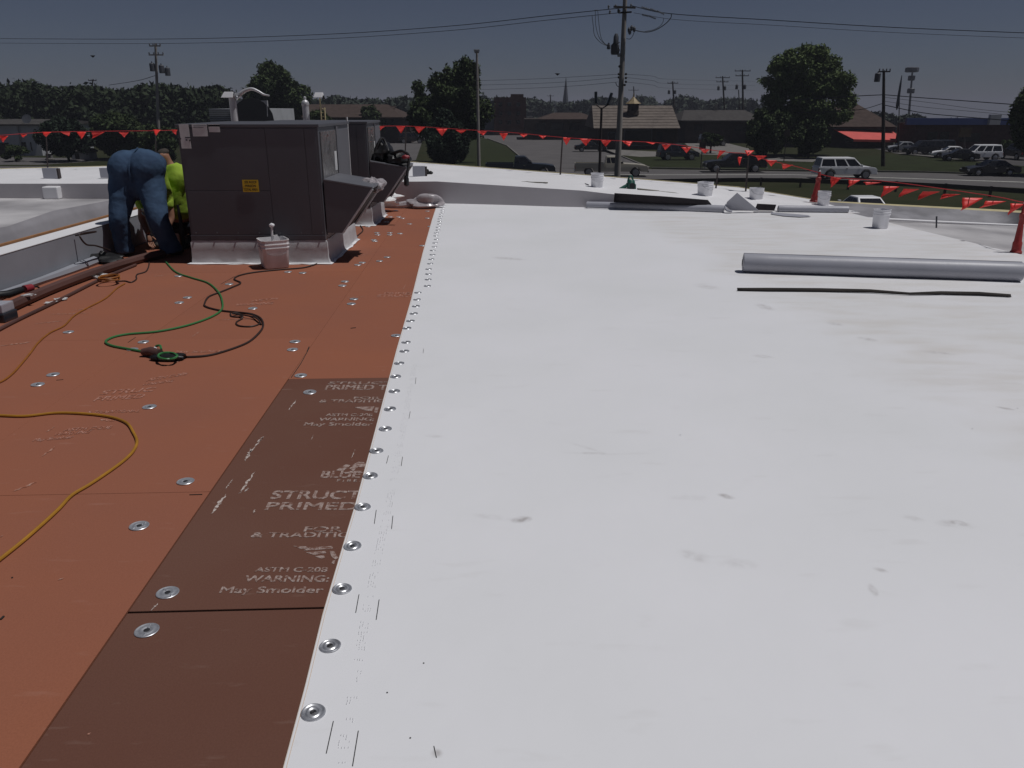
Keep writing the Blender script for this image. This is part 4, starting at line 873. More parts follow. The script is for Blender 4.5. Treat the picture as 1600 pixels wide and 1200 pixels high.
# ---- stencilled print on the boards
def text(parent, s, x0, x1, ybase, cap, m, bold=.0, z=.0012, zoff=0, xscale=None, space=1.0):
    """print a line whose baseline runs between two survey points, cap height given in picture units"""
    a = G(x0, ybase[0] if isinstance(ybase, tuple) else ybase); c = G(x1, ybase[1] if isinstance(ybase, tuple) else ybase)
    h = (G(x0, (ybase[0] if isinstance(ybase, tuple) else ybase)-cap)-a).y
    cu = bpy.data.curves.new('t', 'FONT'); cu.body = s; cu.size = 1; cu.space_character = space; cu.offset = 0
    o = bpy.data.objects.new('t', cu); me = bpy.data.meshes.new_from_object(o); bpy.data.objects.remove(o)
    co = np.array([v.co[:] for v in me.vertices]); x_0, x_1 = co[:,0].min(), co[:,0].max(); capu = .70
    W_ = (c-a).length/(x_1-x_0); d = (c-a).normalized(); n = Vector((-d.y, d.x, 0)); lean_ = U*(h/U.y)
    for v in me.vertices:
        q = a + d*((v.co.x-x_0)*W_) + lean_*(v.co.y/capu); v.co = (q.x, q.y, z+zoff)
    if bold:   # heavy lettering: four passes of the stencil, a hair apart
        bm = bmesh.new()
        for k_, (ox, oy) in enumerate(((0,0),(1,0),(0,1),(1,1))):
            me2 = me.copy(); w_ = h*.055
            for v in me2.vertices: v.co.x += ox*w_; v.co.y += oy*w_; v.co.z += k_*.00015
            bm.from_mesh(me2); bpy.data.meshes.remove(me2)
        bm.to_mesh(me); bm.free()
    me.name = 'printed_text'; me.materials.append(M[m]); o = bpy.data.objects.new('printed_text', me); COL.objects.link(o); o.parent = parent; return o
bt = brownA
text(bt, 'BLUE RIDGE', 500, 648, 747, 10.5, 'print', .02); text(bt, 'FIBERBOARD', 526, 628, 753, 3.6, 'print', .01, space=1.5)
text(bt, 'STRUCTODEK', 421, 668, 780, 12.5, 'print', .03); text(bt, 'PRIMED RED', 413, 650, 797, 11.5, 'print', .025)
text(bt, 'FOR SINGLE PLY', 474, 705, 831, 7.5, 'print', .02); text(bt, '& TRADITIONAL ROOFS', 391, 706, 840, 7.5, 'print', .02)
text(bt, 'ASTM C-208', 397, 510, 894, 7, 'print', .015); text(bt, 'WARNING:', 380, 512, 909.5, 9.5, 'print', .01); text(bt, 'May Smolder', 342, 503, 927, 9.5, 'print', .01)
text(bt, 'STRUCTODEK', 512, 692, 600.5, 3.6, 'print', .01); text(bt, 'PRIMED T', 507, 603, 609, 7, 'print', .025); text(bt, 'FOR SINGLE', 552, 670, 624, 3.6, 'print', .02); text(bt, '& TRADITIONAL', 498, 640, 629, 4.4, 'print', .02)
text(bt, 'ASTM C-208', 508, 581, 650.5, 4, 'print', .015); text(bt, 'WARNING:', 497, 583, 658, 5, 'print', .01); text(bt, 'May Smolder', 474, 581, 665.5, 5, 'print', .01)
def blot(parent, pts, m, name='printed_mark', z=.0013): return MB().poly([G(x, y, z) for x, y in pts][::-1]).build(name, M[m], parent)
for dx, pts in ((0, [(525,735),(533,729),(541,725.5),(548,727),(543,731),(536,736)]), (0, [(546,732),(553,725),(560,721.5),(568,722),(575,726),(570,731),(560,729),(552,736)]), (0, [(536,738),(550,736.5),(572,737),(571,739),(550,739),(540,740)])): blot(bt, pts, 'print')
blot(bt, [(458,853),(478,853.5),(482,857),(470,857.5)], 'print'); blot(bt, [(474,860),(484,855),(520,853),(520,857),(495,859)], 'print'); blot(bt, [(478,863),(508,861),(510,864),(490,867)], 'print')
blot(bt, [(492,869),(506,867.5),(508,871),(502,873)], 'print'); blot(bt, [(515,861),(522,861),(529,872),(524,874),(518,870)], 'print'); blot(bt, [(520,876),(524,875),(522,881),(518,880)], 'print')
blot(bt, [(553,636),(585,635),(581,642),(570,641)], 'print'); blot(bt, [(586,636),(592,636),(589,645),(585,644)], 'print')
of = boards
text(of, 'STRUC', 155, 237, (617,611.5), 6.5, 'print_faint', .03); text(of, 'PRIMED', 145, 221, (627,622), 6.5, 'print_faint', .02)
text(of, '& TRADITIONAL', 135, 217, (646,644), 3.5, 'print_faint', .01); text(of, 'ASTM C-208', 98, 172, (674,670), 4.5, 'print_faint', .01); text(of, 'WARNING', 82, 138, (681,677), 4.5, 'print_faint', .01); text(of, 'May Smolder', 50, 112, (690,685), 4.5, 'print_faint', .01)
text(of, 'ASTM C-208', 228, 290, (596,586), 4.5, 'print_faint', .01); text(of, 'WARNING', 220, 268, (603,597), 4, 'print_faint', .01)
text(of, 'STRUCTODEK', 588, 690, 464, 3.6, 'print_faint', .02); text(of, 'PRIMED', 600, 650, 459.5, 2.6, 'print_faint', .02)
text(of, 'WARNING', 366, 425, (478,475), 3.2, 'print_faint', .01); text(of, 'ASTM', 390, 432, (472,468), 3, 'print_faint', .01); text(of, 'May Smolder', 272, 345, (552,550), 3.4, 'print_faint', .01)
# scrapes on the boards
def scrape(parent, x0, y0, x1, y1, w, m, seed):
    rs = random.Random(seed); a = G(x0, y0, .0014); c = G(x1, y1, .0014); n = 14; L_ = []; R_2 = []; d = (c-a).normalized(); nn = Vector((-d.y, d.x, 0))
    for i in range(n+1):
        f = i/n; ww = w*math.sin(math.pi*min(.98, max(.02, f)))**.7*rs.uniform(.35, 1.2); p = a.lerp(c, f)+nn*rs.uniform(-.3,.3)*w; L_.append(p+nn*ww/2); R_2.append(p-nn*ww/2)
    vs = L_+R_2; fs = [(i, i+1, n+2+i, n+1+i) for i in range(n)]
    MB().add(vs, fs).build('scrape', M[m], parent)
for i, (x0,y0,x1,y1,w,p_) in enumerate([(330,803,354,772,.016,bt),(352,764,364,748,.006,bt),(374,771,398,737,.013,bt),(382,768,388,762,.010,bt),(386,712,412,682,.008,bt),(384,720,392,700,.016,bt),(402,692,411,682,.016,bt),(450,641,463,625,.010,bt),(486,688,490,679,.005,bt),(549,716,555,702,.004,bt),(396,803,398,796,.008,bt),(236,954,247,942,.007,bt),(545,745,548,740,.005,bt)]): scrape(p_, x0, y0, x1, y1, w, 'scuff', i)
for i, (x0,y0,x1,y1,w) in enumerate([(64,714,87,697,.012),(72,675,86,666,.009),(300,526,311,518,.012),(20,768,58,752,.02),(0,540,50,534,.03),(52,506,100,501,.02),(78,491,140,489,.02),(110,485,150,481,.015),(158,655,180,657,.03),(90,906,100,903,.006),(0,839,5,836,.008),(136,1148,142,1145,.006),(275,566,283,563,.008),(330,500,420,497,.012),(240,432,262,429,.02),(430,395,436,390,.008),(540,465,575,463,.01),(560,400,580,396,.008),(630,452,634,444,.01),(48,470,60,467,.012)]): scrape(of, x0, y0, x1, y1, w, 'scuff_faint', 40+i)
def dmark(pts, w=.004): MB().tube([G(x, y, .001) for x, y in pts], w, 4).build('gouge', M['pole_dark'], boards)
dmark([(455,590),(470,568),(481,548)], .0022); dmark([(480,549),(483,542)], .004); dmark([(200,535),(212,527)], .0018); dmark([(296,773),(316,772.5)], .002); dmark([(88,594),(99,593)], .0018); dmark([(1,968),(6,963)], .004); dmark([(548,513),(556,512)], .004); dmark([(345,444),(366,432)], .0018); dmark([(18,903),(20,902)],.003)
# ---- dot print and lap ticks on the membrane edge
rs = random.Random(9); q = MB()
def dash(x, y, L, w):
    q.obox((x, y, .0108), (w, L, .0006), -math.atan2(e_dir.x, e_dir.y)*1.0)
y = start.y+1.9
while y < 4.9:
    if rs.random() < .93:
        for r in range(4):
            if rs.random() < .48:
                x = edge_x(max(y, edge_pts[0].y)) if y > edge_pts[0].y else start.x+(edge_pts[0].x-start.x)*(y-start.y)/(edge_pts[0].y-start.y)
                dash(x+.128+r*.0085+rs.uniform(-.001,.001), y+rs.uniform(-.002,.002), rs.choice((.003,.005,.008)), .0013)
    y += .0105 if rs.random() < .9 else .05
o = q.build('dot_print', M['print_mem'], mem); o['kind'] = 'stuff'
for (x0,y0,x1,y1) in ((521,1127,510,1177),(560,1142,551,1197),(592.5,937,588,968),(561,929,556,957),(614,806,612,826),(588,797,585,818),(629,714,627,728),(607,712,604,724),(641,643,639,654),(650,590,649,600),(662,545,661,552),(678,1166,682,1184)):
    a = G(x0,y0,.0105); c = G(x1,y1,.0105); d = (c-a).normalized(); n = Vector((-d.y, d.x, 0))*.0011
    MB().hexa([a-n, c-n, c+n, a+n]+[v+Vector((0,0,.0012)) for v in (a-n, c-n, c+n, a+n)]).build('lap_tick', M['tick'], mem)
for (x,y) in ((1063,679.5),(1519,670),(1384,492),(662,1036),(605,1082),(641,1153),(1590,638)):
    p = G(x,y,.0105); MB().lathe([(.0028,0),(.0022,.001),(.001,.0014)], p, 6).build('grit', M['tick'], mem)
# ================================================================== ROOFTOP UNITS
def hvac(label, X0, X1, Y0, Y1, z0, z1, main):
    t = thing('rooftop_unit', label, 'air handler', ((X0+X1)/2, (Y0+Y1)/2, 0), 0, 'rooftop heating and cooling units')
    MB().box(X0, X1, Y0, Y1, z0, z1-.03).build('cabinet', M['hvac'], t, bevel=.006)
    MB().box(X0-.015, X1+.015, Y0-.015, Y1+.015, z1-.03, z1).build('top_cover', M['hvac'], t, bevel=.006)
    MB().box(X0+.0, X1+.0, Y0-.010, Y0-.001, z0+.0, z0+.05).build('base_rail', M['hvac'], t, bevel=.003)
    # front access panels, slightly proud with joints between
    zs = z0+.055
    for (a, b, c, d) in ((.015,.622,.0,.424),(.015,.622,.427,1.0),(.625,.90,.0,1.0),(.903,.985,.0,1.0)):
        w = X1-X0; h = z1-.04-zs
        MB().box(X0+w*a, X0+w*b, Y0-.007, Y0-.001, zs+h*c+.0008, zs+h*d-.0008).build('access_panel', M['hvac'], t, bevel=.003)
    # right side: glossy door, service panel, posts
    D = Y1-Y0
    for nm, a, b, mm, c, d in (('service_door', .04, .50, 'film', .50, .97), ('side_panel', .56, .96, 'hvac_side', .04 if not main else .06, .97), ('side_panel', .04, .50, 'hvac_side', .04, .47)):
        h = z1-.04-z0; MB().box(X1+.001, X1+.014, Y0+D*a, Y0+D*b, z0+h*c, z0+h*d).build(nm, M[mm], t, bevel=.004)
    MB().box(X1+.001, X1+.02, Y0+D*.51, Y0+D*.55, z0, z1-.04).build('post_trim', M['hvac_side'], t)
    MB().box(X1+.015, X1+.019, Y0+D*.40, Y0+D*.47, z0+.66, z0+.86).build('door_label', M['sticker'], t)
    for i in range(3): MB().cyl((X1+.013, Y0+D*(.20+.07*(i % 2)), z1-.12-.07*i), (X1+.032, Y0+D*(.20+.07*(i % 2)), z1-.12-.07*i), .012, n=8).build('screw', M['chrome'], t)
    for i in range(7): MB().cyl((X0+.06+i*.22, Y0-.018, zs+.02), (X0+.06+i*.22, Y0-.011, zs+.02), .008, n=6).build('screw', M['hvac_side'], t)
    # fresh air hood
    za, zb, zc = z0+.60, z0+.52, z0+.07; xo = X1+.50; xb = X1+.17; ya, yb = Y0+.02, Y0+.78
    for yy in (ya, yb-.015): MB().prism([(X1+.016,yy,za),(xo,yy,zb),(xb,yy,zc),(X1+.016,yy,zc)], (0,.015,0)).build('hood_cheek', M['hvac'], t)
    MB().prism([(X1+.015,ya-.01,za+.002),(xo+.015,ya-.01,zb+.002),(xo+.015,ya-.01,zb+.02),(X1+.015,ya-.01,za+.02)], (0,yb-ya+.02,0)).build('hood_top', M['hvac_side'], t, bevel=.004)
    for f0, f1 in ((0,.07),(.93,1)):
        y0_ = ya+(yb-ya)*f0; y1_ = ya+(yb-ya)*f1
        MB().prism([(xo,y0_,zb),(xb,y0_,zc),(xb+.012,y0_,zc-.008),(xo+.014,y0_,zb-.008)], (0,y1_-y0_,0)).build('hood_frame', M['flash'], t)
    MB().prism([(xo-.02,ya+.05,zb-.02),(xb-.02,ya+.05,zc+.01),(xb-.012,ya+.05,zc+.004),(xo-.012,ya+.05,zb-.026)], (0,yb-ya-.1,0)).build('filter_screen', M['dark_shade'], t)
    # wrapped curb: flashing bulging outward, creased corners, bright toe
    rs = random.Random(3); n = 16; P = [(X0,Y0),(X1,Y0),(X1,Y1),(X0,Y1)]; vs = []; ring = []
    for (ax, ay), (bx, by) in zip(P, P[1:]+P[:1]):
        for i in range(n): ring.append((ax+(bx-ax)*i/n, ay+(by-ay)*i/n))
    cx, cy = (X0+X1)/2, (Y0+Y1)/2; lv = [(z0-.005,.0),(z0-.03,.010),(z0*.6,.010),(z0*.25,.014),(.02,.022),(.012,.034)]
    for z, o_ in lv:
        for x, y in ring:
            dx = (1 if x > cx+.9*(X1-cx) else -1 if x < cx-.9*(X1-cx) else 0); dy = (1 if y > cy+.9*(Y1-cy) else -1 if y < cy-.9*(Y1-cy) else 0)
            w = o_*(1+rs.uniform(-.25,.3)); vs.append((x+dx*w, y+dy*w, z+rs.uniform(-.002,.002)))
    m_ = len(ring); fs = [(j*m_+i, j*m_+(i+1) % m_, (j+1)*m_+(i+1) % m_, (j+1)*m_+i) for j in range(len(lv)-1) for i in range(m_)]
    MB().add(vs, fs).build('curb_flashing', M['flash'], t, smooth=True)
    vs = []
    for o_, z in ((.026,.016),(.052,.008),(.055,.003)):
        for x, y in ring:
            dx = (1 if x > cx+.9*(X1-cx) else -1 if x < cx-.9*(X1-cx) else 0); dy = (1 if y > cy+.9*(Y1-cy) else -1 if y < cy-.9*(Y1-cy) else 0)
            w = o_*(1+rs.uniform(-.18,.2)); vs.append((x+dx*w, y+dy*w, z))
    fs = [(j*m_+i, j*m_+(i+1) % m_, (j+1)*m_+(i+1) % m_, (j+1)*m_+i) for j in range(2) for i in range(m_)]
    MB().add(vs, fs).build('flashing_toe', M['parapet_white'], t); return t
XA, XB = -3.36, -1.95
ac = hvac('nearer large dark grey rooftop unit with yellow and pale stickers', XA, XB, 8.42, 9.98, .25, 1.405, True)
ac2 = hvac('farther dark rooftop unit behind the nearer one, with black gear on its hood', XA, XB, 11.25, 12.35, .25, 1.38, False)
def decal(px0, py0, px1, py1, m, parent=ac, name='sticker', y=8.404):
    a = V(px0, py0, y); b = V(px1, py1, y); return MB().box(a.x, b.x, y, y+.003, b.z, a.z).build(name, M[m], parent)
decal(279,194,299,232,'sticker'); decal(299.3,194,325,213,'sticker', y=8.4045); decal(325.3,194,344,206.5,'sticker', y=8.405)
for i, (a, b, c, d) in enumerate(((289,214,297,216),(290,217.5,293,220),(295,218,297.5,221),(281,215,283,218),(302,196,322,196.8),(302,199,318,199.8),(328,197,341,197.8))): decal(a,b,c,d,'hvac' if i < 4 else 'hvac_side', y=8.4015, name='sticker_print')
ys = decal(378,281,405,300,'yellow')
def vtext(s, px0, px1, pyb, cap, m, y=8.402, parent=ac, name='sticker_lettering'):
    a = V(px0, pyb, y); b = V(px1, pyb, y); h = V(px0, pyb-cap, y).z-a.z
    cu = bpy.data.curves.new('t', 'FONT'); cu.body = s; cu.size = 1; cu.offset = .02; o = bpy.data.objects.new('t', cu); me = bpy.data.meshes.new_from_object(o); bpy.data.objects.remove(o)
    xs_ = [v.co.x for v in me.vertices]; x0, x1 = min(xs_), max(xs_)
    for v in me.vertices: v.co = (a.x+(v.co.x-x0)/(x1-x0)*(b.x-a.x), y, a.z+v.co.y/.7*h)
    me.name = name; me.materials.append(M[m]); o = bpy.data.objects.new(name, me); COL.objects.link(o); o.parent = parent; o.matrix_parent_inverse = Matrix.Translation(-Vector(parent.location)); return o
vtext('SEE ROOF', 382, 401, 286.5, 3.8, 'ink'); vtext('PERSON', 383, 400, 292.2, 3.6, 'ink'); vtext('TOTAL AREA', 381, 403, 298, 3.6, 'ink')
# flue pipes and ducts standing behind the units
def flue(label, px, Y, base, parts, name='flue_pipe'):
    t = thing(name, label, 'vent pipe', (V(px,190,Y).x, Y, 0)); return t
Y = 13.2
t = flue('silver flue pipe with a domed cap and ball finial behind the nearer unit', 479, Y, 0, None); p = V(479,188,Y); zt = V(479,163,Y).z; zc = V(479,156,Y).z
MB().cyl((p.x,Y,0.05),(p.x,Y,zt), .052, n=16).build('pipe', M['dull_steel'], t, smooth=True)
MB().lathe([(.055,zt-.02),(.060,zt),(.058,zt+.03),(.040,zt+.055),(.018,zt+.068),(.014,zt+.075),(.024,zt+.09),(.022,zt+.105),(.006,zt+.118)], (p.x,Y,0), 16).build('cap', M['dull_steel'], t, smooth=True)
t = flue('thin twin pipe stand with a white hood at its top beside the silver flue', 503, Y, 0, None, 'vent_stand')
for px in (502.5, 508.5): q_ = V(px,190,Y); MB().cyl((q_.x,Y,.05),(q_.x,Y,V(px,153 if px < 505 else 168,Y).z), .012, n=8).build('pipe', M['edge_metal'], t)
for py in (158,164,170,176,182,187): a = V(502.5,py,Y); b = V(508.5,py,Y); (MB().cyl((a.x,Y,a.z),(b.x,Y,a.z), .006, n=6).build('rung', M['edge_metal'], t) if py > 167 else None)
a = V(491,152,Y); b = V(504,144.5,Y); MB().hexa([(a.x,Y-.08,a.z),(b.x,Y-.08,a.z),(b.x,Y+.08,a.z),(a.x,Y+.08,a.z),(a.x+.03,Y-.05,b.z),(b.x,Y-.05,b.z),(b.x,Y+.05,b.z),(a.x+.03,Y+.05,b.z)]).build('hood', M['parapet_white'], t, bevel=.006)
MB().cyl(V(504,150,Y), V(507,155,Y), .018, n=8).build('elbow', M['black'], t)
t = flue('curved silver gooseneck duct with a white hood above the nearer unit', 385, Y, 0, None, 'gooseneck_duct')
q_ = V(367,190,Y); MB().cyl((q_.x,Y,.05),(q_.x,Y,V(367,153,Y).z), .055, .055, n=14).build('pipe', M['flash'], t, smooth=True)
MB().tube(cat_rom([V(369,153,Y),V(375,147,Y),V(384,141,Y),V(394,139,Y),V(404,143,Y),V(412,147.5,Y),V(421,149.5,Y)]), [.035-.0005*i for i in range(49)], 10).build('gooseneck', M['dull_steel'], t, smooth=True)
a = V(348,152.5,Y); b = V(365,143.5,Y); MB().hexa([(a.x,Y-.09,a.z),(b.x,Y-.09,a.z),(b.x,Y+.09,a.z),(a.x,Y+.09,a.z),(a.x+.05,Y-.06,b.z),(b.x,Y-.06,b.z),(b.x,Y+.06,b.z),(a.x+.05,Y+.06,b.z)]).build('hood', M['parapet_white'], t, bevel=.006)
MB().lump(V(368,150,Y), (.07,.07,.05), .15, 3).build('flange', M['galv'], t, smooth=True)
MB().cyl(V(417,160,Y), V(418,182,Y), .006, n=6).build('tie_rod', M['galv'], t)
t = flue('short thin white vent tip between the two rooftop units', 542, 11.0, 0, None, 'vent_tip'); q_ = V(542.5,192,11.0); MB().cyl((q_.x,11.0,.05),(q_.x,11.0,V(542,183,11.0).z), .011, n=8).build('pipe', M['sticker'], t)
# ---- black gear on the far hood
p0 = V(598,258,11.5)
t = thing('tool_bag', 'black tool bag and curved hose heaped on the farther hood, nozzle dangling', 'bag', (p0.x, 11.5, p0.z))
A_ = V(599,238,11.55)
MB().lump(A_, (.13,.17,.19), .10, 21, 22, 16).build('bag', M['black'], t, smooth=True)
MB().lump(V(604,250,11.6), (.20,.19,.09), .14, 23, 20, 12).build('bag', M['black'], t, smooth=True)
MB().lump(V(622,250,11.45), (.17,.14,.10), .12, 25, 20, 12).build('bag', M['black'], t, smooth=True)
MB().tube(cat_rom([V(584,256,11.4),V(586,238,11.4),V(592,222,11.4),V(597,216,11.45),V(602,222,11.45),V(607,236,11.4)]), .018, 8).build('strap', M['black'], t, smooth=True)
MB().tube(cat_rom([V(610,241,11.4),V(618,238,11.35),V(628,236,11.3),V(637,241,11.3),V(639,250,11.3),V(637,266,11.3),V(636,276,11.3)]), .020, 8).build('hose', M['black'], t, smooth=True)
MB().lathe([(.012,-.07),(.034,-.055),(.036,.03),(.022,.075)], V(635,283,11.3), 12).build('nozzle', M['black'], t, smooth=True)
MB().lump(V(634,245,11.27), (.05,.03,.025), .1, 5).build('clip', M['red_tool'], t, smooth=True)
# crumpled film on the near hood lip
o = MB().lump(V(585,289,8.95), (.085,.10,.055), .35, 31, 26, 16).build('crumpled_film', M['plastic_clear']); tag(o, 'crumpled clear plastic film on the corner of the nearer hood', 'plastic film')
o = MB().lump(V(605,314,12.9)+Vector((0,0,.02)), (.20,.10,.07), .40, 33, 22, 12).build('crumpled_wrap', M['paper']); tag(o, 'crumpled white wrapping at the foot of the far hood', 'wrapper')
t = thing('plastic_bag', 'limp cloudy plastic bag lying at the foot of the parapet', 'bag', G(655,318)); c = G(664,317,.08)
MB().lump(c, (.30,.14,.115), .20, 35, 28, 16).build('bag', M['plastic_clear'], t, smooth=True)
MB().tube(cat_rom([c+Vector((-.22,0,-.02)), c+Vector((-.45,-.02,-.04)), c+Vector((-.68,.02,-.05)), c+Vector((-.85,.0,-.06))]), [.07-.0022*i for i in range(25)], 8).build('bag_neck', M['plastic_clear'], t, smooth=True)
o = MB().box(-1.0,0,-.05,.05,0,.02).build('white_board', M['edge_metal']); o.location = G(590,384.5,.012)-Vector((-.5,0,0)); 
bpy.data.objects.remove(o)
for (x0,y0,x1,y1,l) in ((527,396,547,374,'narrow white flashing strip beside the nearer unit'),(583,335,595,328,'narrow white flashing strip beside the farther unit'),(554,343,570,342.5,'short white strip in the gap between the two units')):
    a = G(x0,y0,.004); b = G(x1,y1,.004); d = (b-a).normalized(); n = Vector((-d.y,d.x,0))*.035
    o = MB().hexa([a-n,b-n,b+n,a+n]+[v+Vector((0,0,.008)) for v in (a-n,b-n,b+n,a+n)]).build('flashing_strip', M['parapet_white']); tag(o, l, 'flashing strip')
o = MB().lump(G(563,338,.06), (.16,.14,.07), .2, 41).build('dark_bundle', M['black'], smooth=True); tag(o, 'dark cloth bundle on the boards between the units', 'bundle')
# ================================================================== buckets
def bucket(px, pyb, z, w, h, label, m='bucket', sq=.0, handle=True, brush=False, rot=0, tilt=0, group='white pails on the roof'):
    p = G(px, pyb, z); t = thing('bucket', label, 'bucket', p, rot, group); r = w/2; n = 28
    prof = [(r*.84,0),(r*.86,.004),(r*.93,h*.66),(r*.95,h*.70)]
    outer = prof+[(r*.99,h*.71),(r*.99,h*.735),(r*.95,h*.74),(r*.955,h*.82),(r*1.0,h*.83),(r*1.0,h*.86),(r*.96,h*.865),(r*.97,h*.965),(r*1.0,h*.975),(r*1.0,h),(r*.955,h),(r*.93,h*.9),(r*.80,.012)]
    local(MB().lathe(outer, (0,0,0), n, sq=sq).build('shell', M[m], t, smooth=True))
    if handle:
        hp = [(-r*1.0,0,h*.84),(-r*.96,-r*.5,h*.66),(-r*.55,-r*.98,h*.52),(0,-r*1.08,h*.48),(r*.55,-r*.98,h*.52),(r*.96,-r*.5,h*.66),(r*1.0,0,h*.84)]
        local(MB().tube(cat_rom(hp, 5), .0022, 6).build('handle', M['galv'], t)); 
    if brush:
        local(MB().tube([(0.0,0,h*.6),(.0,.0,h+.06),(.005,0,h+.11)], [.018,.011,.012], 8).build('brush_stick', M['bucket_used'], t, smooth=True)); local(MB().lump((.006,0,h+.135), (.026,.026,.022), .05, 3, 12, 8).build('brush_knob', M['bucket'], t, smooth=True))
        local(MB().obox((.03,0,h+.025), (.05,.012,.02), .4).build('brush_clip', M['bucket_used'], t))
    t.rotation_euler = (tilt, 0, rot); return t
b5 = bucket(430, 416, .006, .285, .285, 'used squarish bucket with a brush handle in front of the nearer unit', 'bucket_used', sq=.26, brush=True, rot=.5)
for s_, (x, z) in enumerate(((.02,.12),(.045,.15),(-.01,.135),(.06,.115))):
    local(MB().lump((math.sin(.9)*0+.09+x*.3, -.085+x, z), (.006,.006,.006), .2, s_, 8, 6).build('stain_spot', M['ink'], b5))
bucket(932.5, 295.5, .22, .225, .27, 'white pail at the left end of the parapet beside the green tool', rot=.2)
bucket(1101, 307.5, .10, .235, .25, 'glossy white pail on the parapet behind the folded grey flap', rot=.8, sq=.2)
bucket(1181, 312.5, .045, .22, .205, 'white pail on the parapet right of the folded grey flap', rot=.3, sq=.15)
bucket(1286, 321, 0.0, .215, .235, 'white pail with a wire handle standing beside the tall red cone', rot=-.3)
bucket(1374.5, 356, .008, .19, .25, 'lone white pail standing on the main roof near its right edge', rot=.4, handle=False, sq=.2)
# ================================================================== grey rolls and flaps
def roll(label, a, b, r, name='membrane_roll', m='greymem', n=24, core=True):
    a = Vector(a); b = Vector(b); d = (b-a); L = d.length; d.normalize(); t = thing(name, label, 'membrane roll', a)
    R = d.to_track_quat('Z','Y').to_matrix(); rs = np.random.RandomState(3)
    prof = [(r*.97,0),(r,.01)]+[(r*(1+.012*math.sin(i*1.7)), .01+(L-.02)*i/10) for i in range(1,10)]+[(r,L-.01),(r*.97,L)]
    o = MB().lathe(prof, a, n, R).build('roll', M[m], t, smooth=True)
    if core:
        for e, s in ((a, -1), (b, 1)):
            for k, rr in enumerate((.93,.80,.67,.54)): 
                c = e+d*s*.002*(k+1); MB().lathe([(r*rr,-.001),(r*rr,.001),(r*(rr-.09),.001),(r*(rr-.09),-.001)], c, n, R).build('roll_layer', M['parapet_white'] if k % 2 else M[m], t)
            MB().lathe([(r*.36,-.003),(r*.36,.003)], e+d*s*.009, 14, R).build('core', M['dark_shade'], t)
    return t, R
ra = G(1162,426,.008); rb = G(1597,441.5,.008); r = .092
t, R = roll('big roll of grey membrane lying across the white roof at right', ra+Vector((0,r*.5,r)), rb+Vector((0,r*.5,r)), r)
u = (rb-ra).normalized(); n = Vector((-u.y,u.x,0)); q = ra+Vector((0,r*.5,0))
MB().hexa([q+n*.02+Vector((0,0,r*1.98)), q+u*(rb-ra).length+n*.02+Vector((0,0,r*1.98)), q+u*(rb-ra).length+n*.06+Vector((0,0,r*1.84)), q+n*.06+Vector((0,0,r*1.84)), q+n*.02+Vector((0,0,r*2.02)), q+u*(rb-ra).length+n*.02+Vector((0,0,r*2.02)), q+u*(rb-ra).length+n*.066+Vector((0,0,r*1.87)), q+n*.066+Vector((0,0,r*1.87))]).build('loose_end', M['greymem'], t, bevel=.001)
# dark strip on the roof in front of it: a cut membrane offcut, twisted
pts = [(1152,454.5,.010),(1200,455.5,.016),(1280,456,.016),(1360,457.5,.014),(1422,461,.006),(1470,460.5,.014),(1530,462,.016),(1580,464.5,.010)]
A = []; B = []
for i, (x, y, w) in enumerate(pts): p = G(x, y, .014); A.append(p); B.append(p+Vector((0, .012+w*.5, .012+w)))
o = strip('membrane_offcut', A, B, M['pole_dark'], 4, 1); sm = o.modifiers.new('thickness', 'SOLIDIFY'); sm.thickness = .006; tag(o, 'thin dark offcut strip lying on the white roof in front of the big roll', 'offcut strip')
# folded grey sheet along the foot of the parapet
a = G(917,323.5,.02); b = G(1045,328,.02); c = G(1131,331,.02)
t = thing('membrane_fold', 'long flattened grey membrane fold lying along the foot of the parapet', 'membrane fold', a)
MB().tube([a+Vector((0,0,.03)), a.lerp(b,.5)+Vector((0,0,.033)), b+Vector((0,0,.03)), b.lerp(c,.5)+Vector((0,0,.036)), c+Vector((0,0,.034))], [.060,.066,.062,.068,.066], 14).build('fold', M['greymem'], t, smooth=True)
MB().hexa([a+Vector((0,-.11,-.012)), c+Vector((0,-.07,-.012)), c+Vector((0,.0,-.012)), a+Vector((0,.0,-.012)), a+Vector((0,-.11,-.006)), c+Vector((0,-.07,-.006)), c+Vector((0,.0,.0)), a+Vector((0,.0,.0))]).build('lap', M['parapet_white'], t)
# black adhesive band on the parapet face
A = [V(959,316,12.95),V(1040,319,12.78),V(1112,321.5,12.68)]; B = [V(960,302.5,13.1),V(1040,308,13.0),V(1106,313.5,12.92)]
o = strip('black_band', A, B, M['blackmat'], 8, 3, .003, 4); sm = o.modifiers.new('thickness', 'SOLIDIFY'); sm.thickness = .012; tag(o, 'exposed black strip on the parapet face above the grey fold', 'membrane strip')
# folded triangular flap
t = thing('folded_flap', 'folded triangular grey membrane flap standing at the right end of the black strip', 'membrane flap', G(1150,329))
fa = [V(1134,322,12.60),V(1136,316,12.58),V(1152,301.5,12.50),V(1186,329.5,12.56),V(1160,328.8,12.58),V(1142,329,12.60)]
o = MB().poly(fa).build('flap', M['greymem'], t); sm = o.modifiers.new('thickness', 'SOLIDIFY'); sm.thickness = .012
MB().tube(cat_rom([V(1134.5,320,12.64),V(1133.5,325,12.56),V(1137,329,12.50),V(1144,330,12.48)]), .018, 8).build('fold', M['greymem'], t, smooth=True)
MB().prism([V(1152,302,12.50)+Vector((0,.02,0)), V(1164,312,12.62), V(1186,329,12.60)], (0,.02,-.01)).build('flap_back', M['parapet_white'], t)
t2, _ = roll('thin grey membrane roll lying left of the red cone at the roof corner', V(1216,326.5,12.72), V(1325,327.5,12.62), .055, core=True)
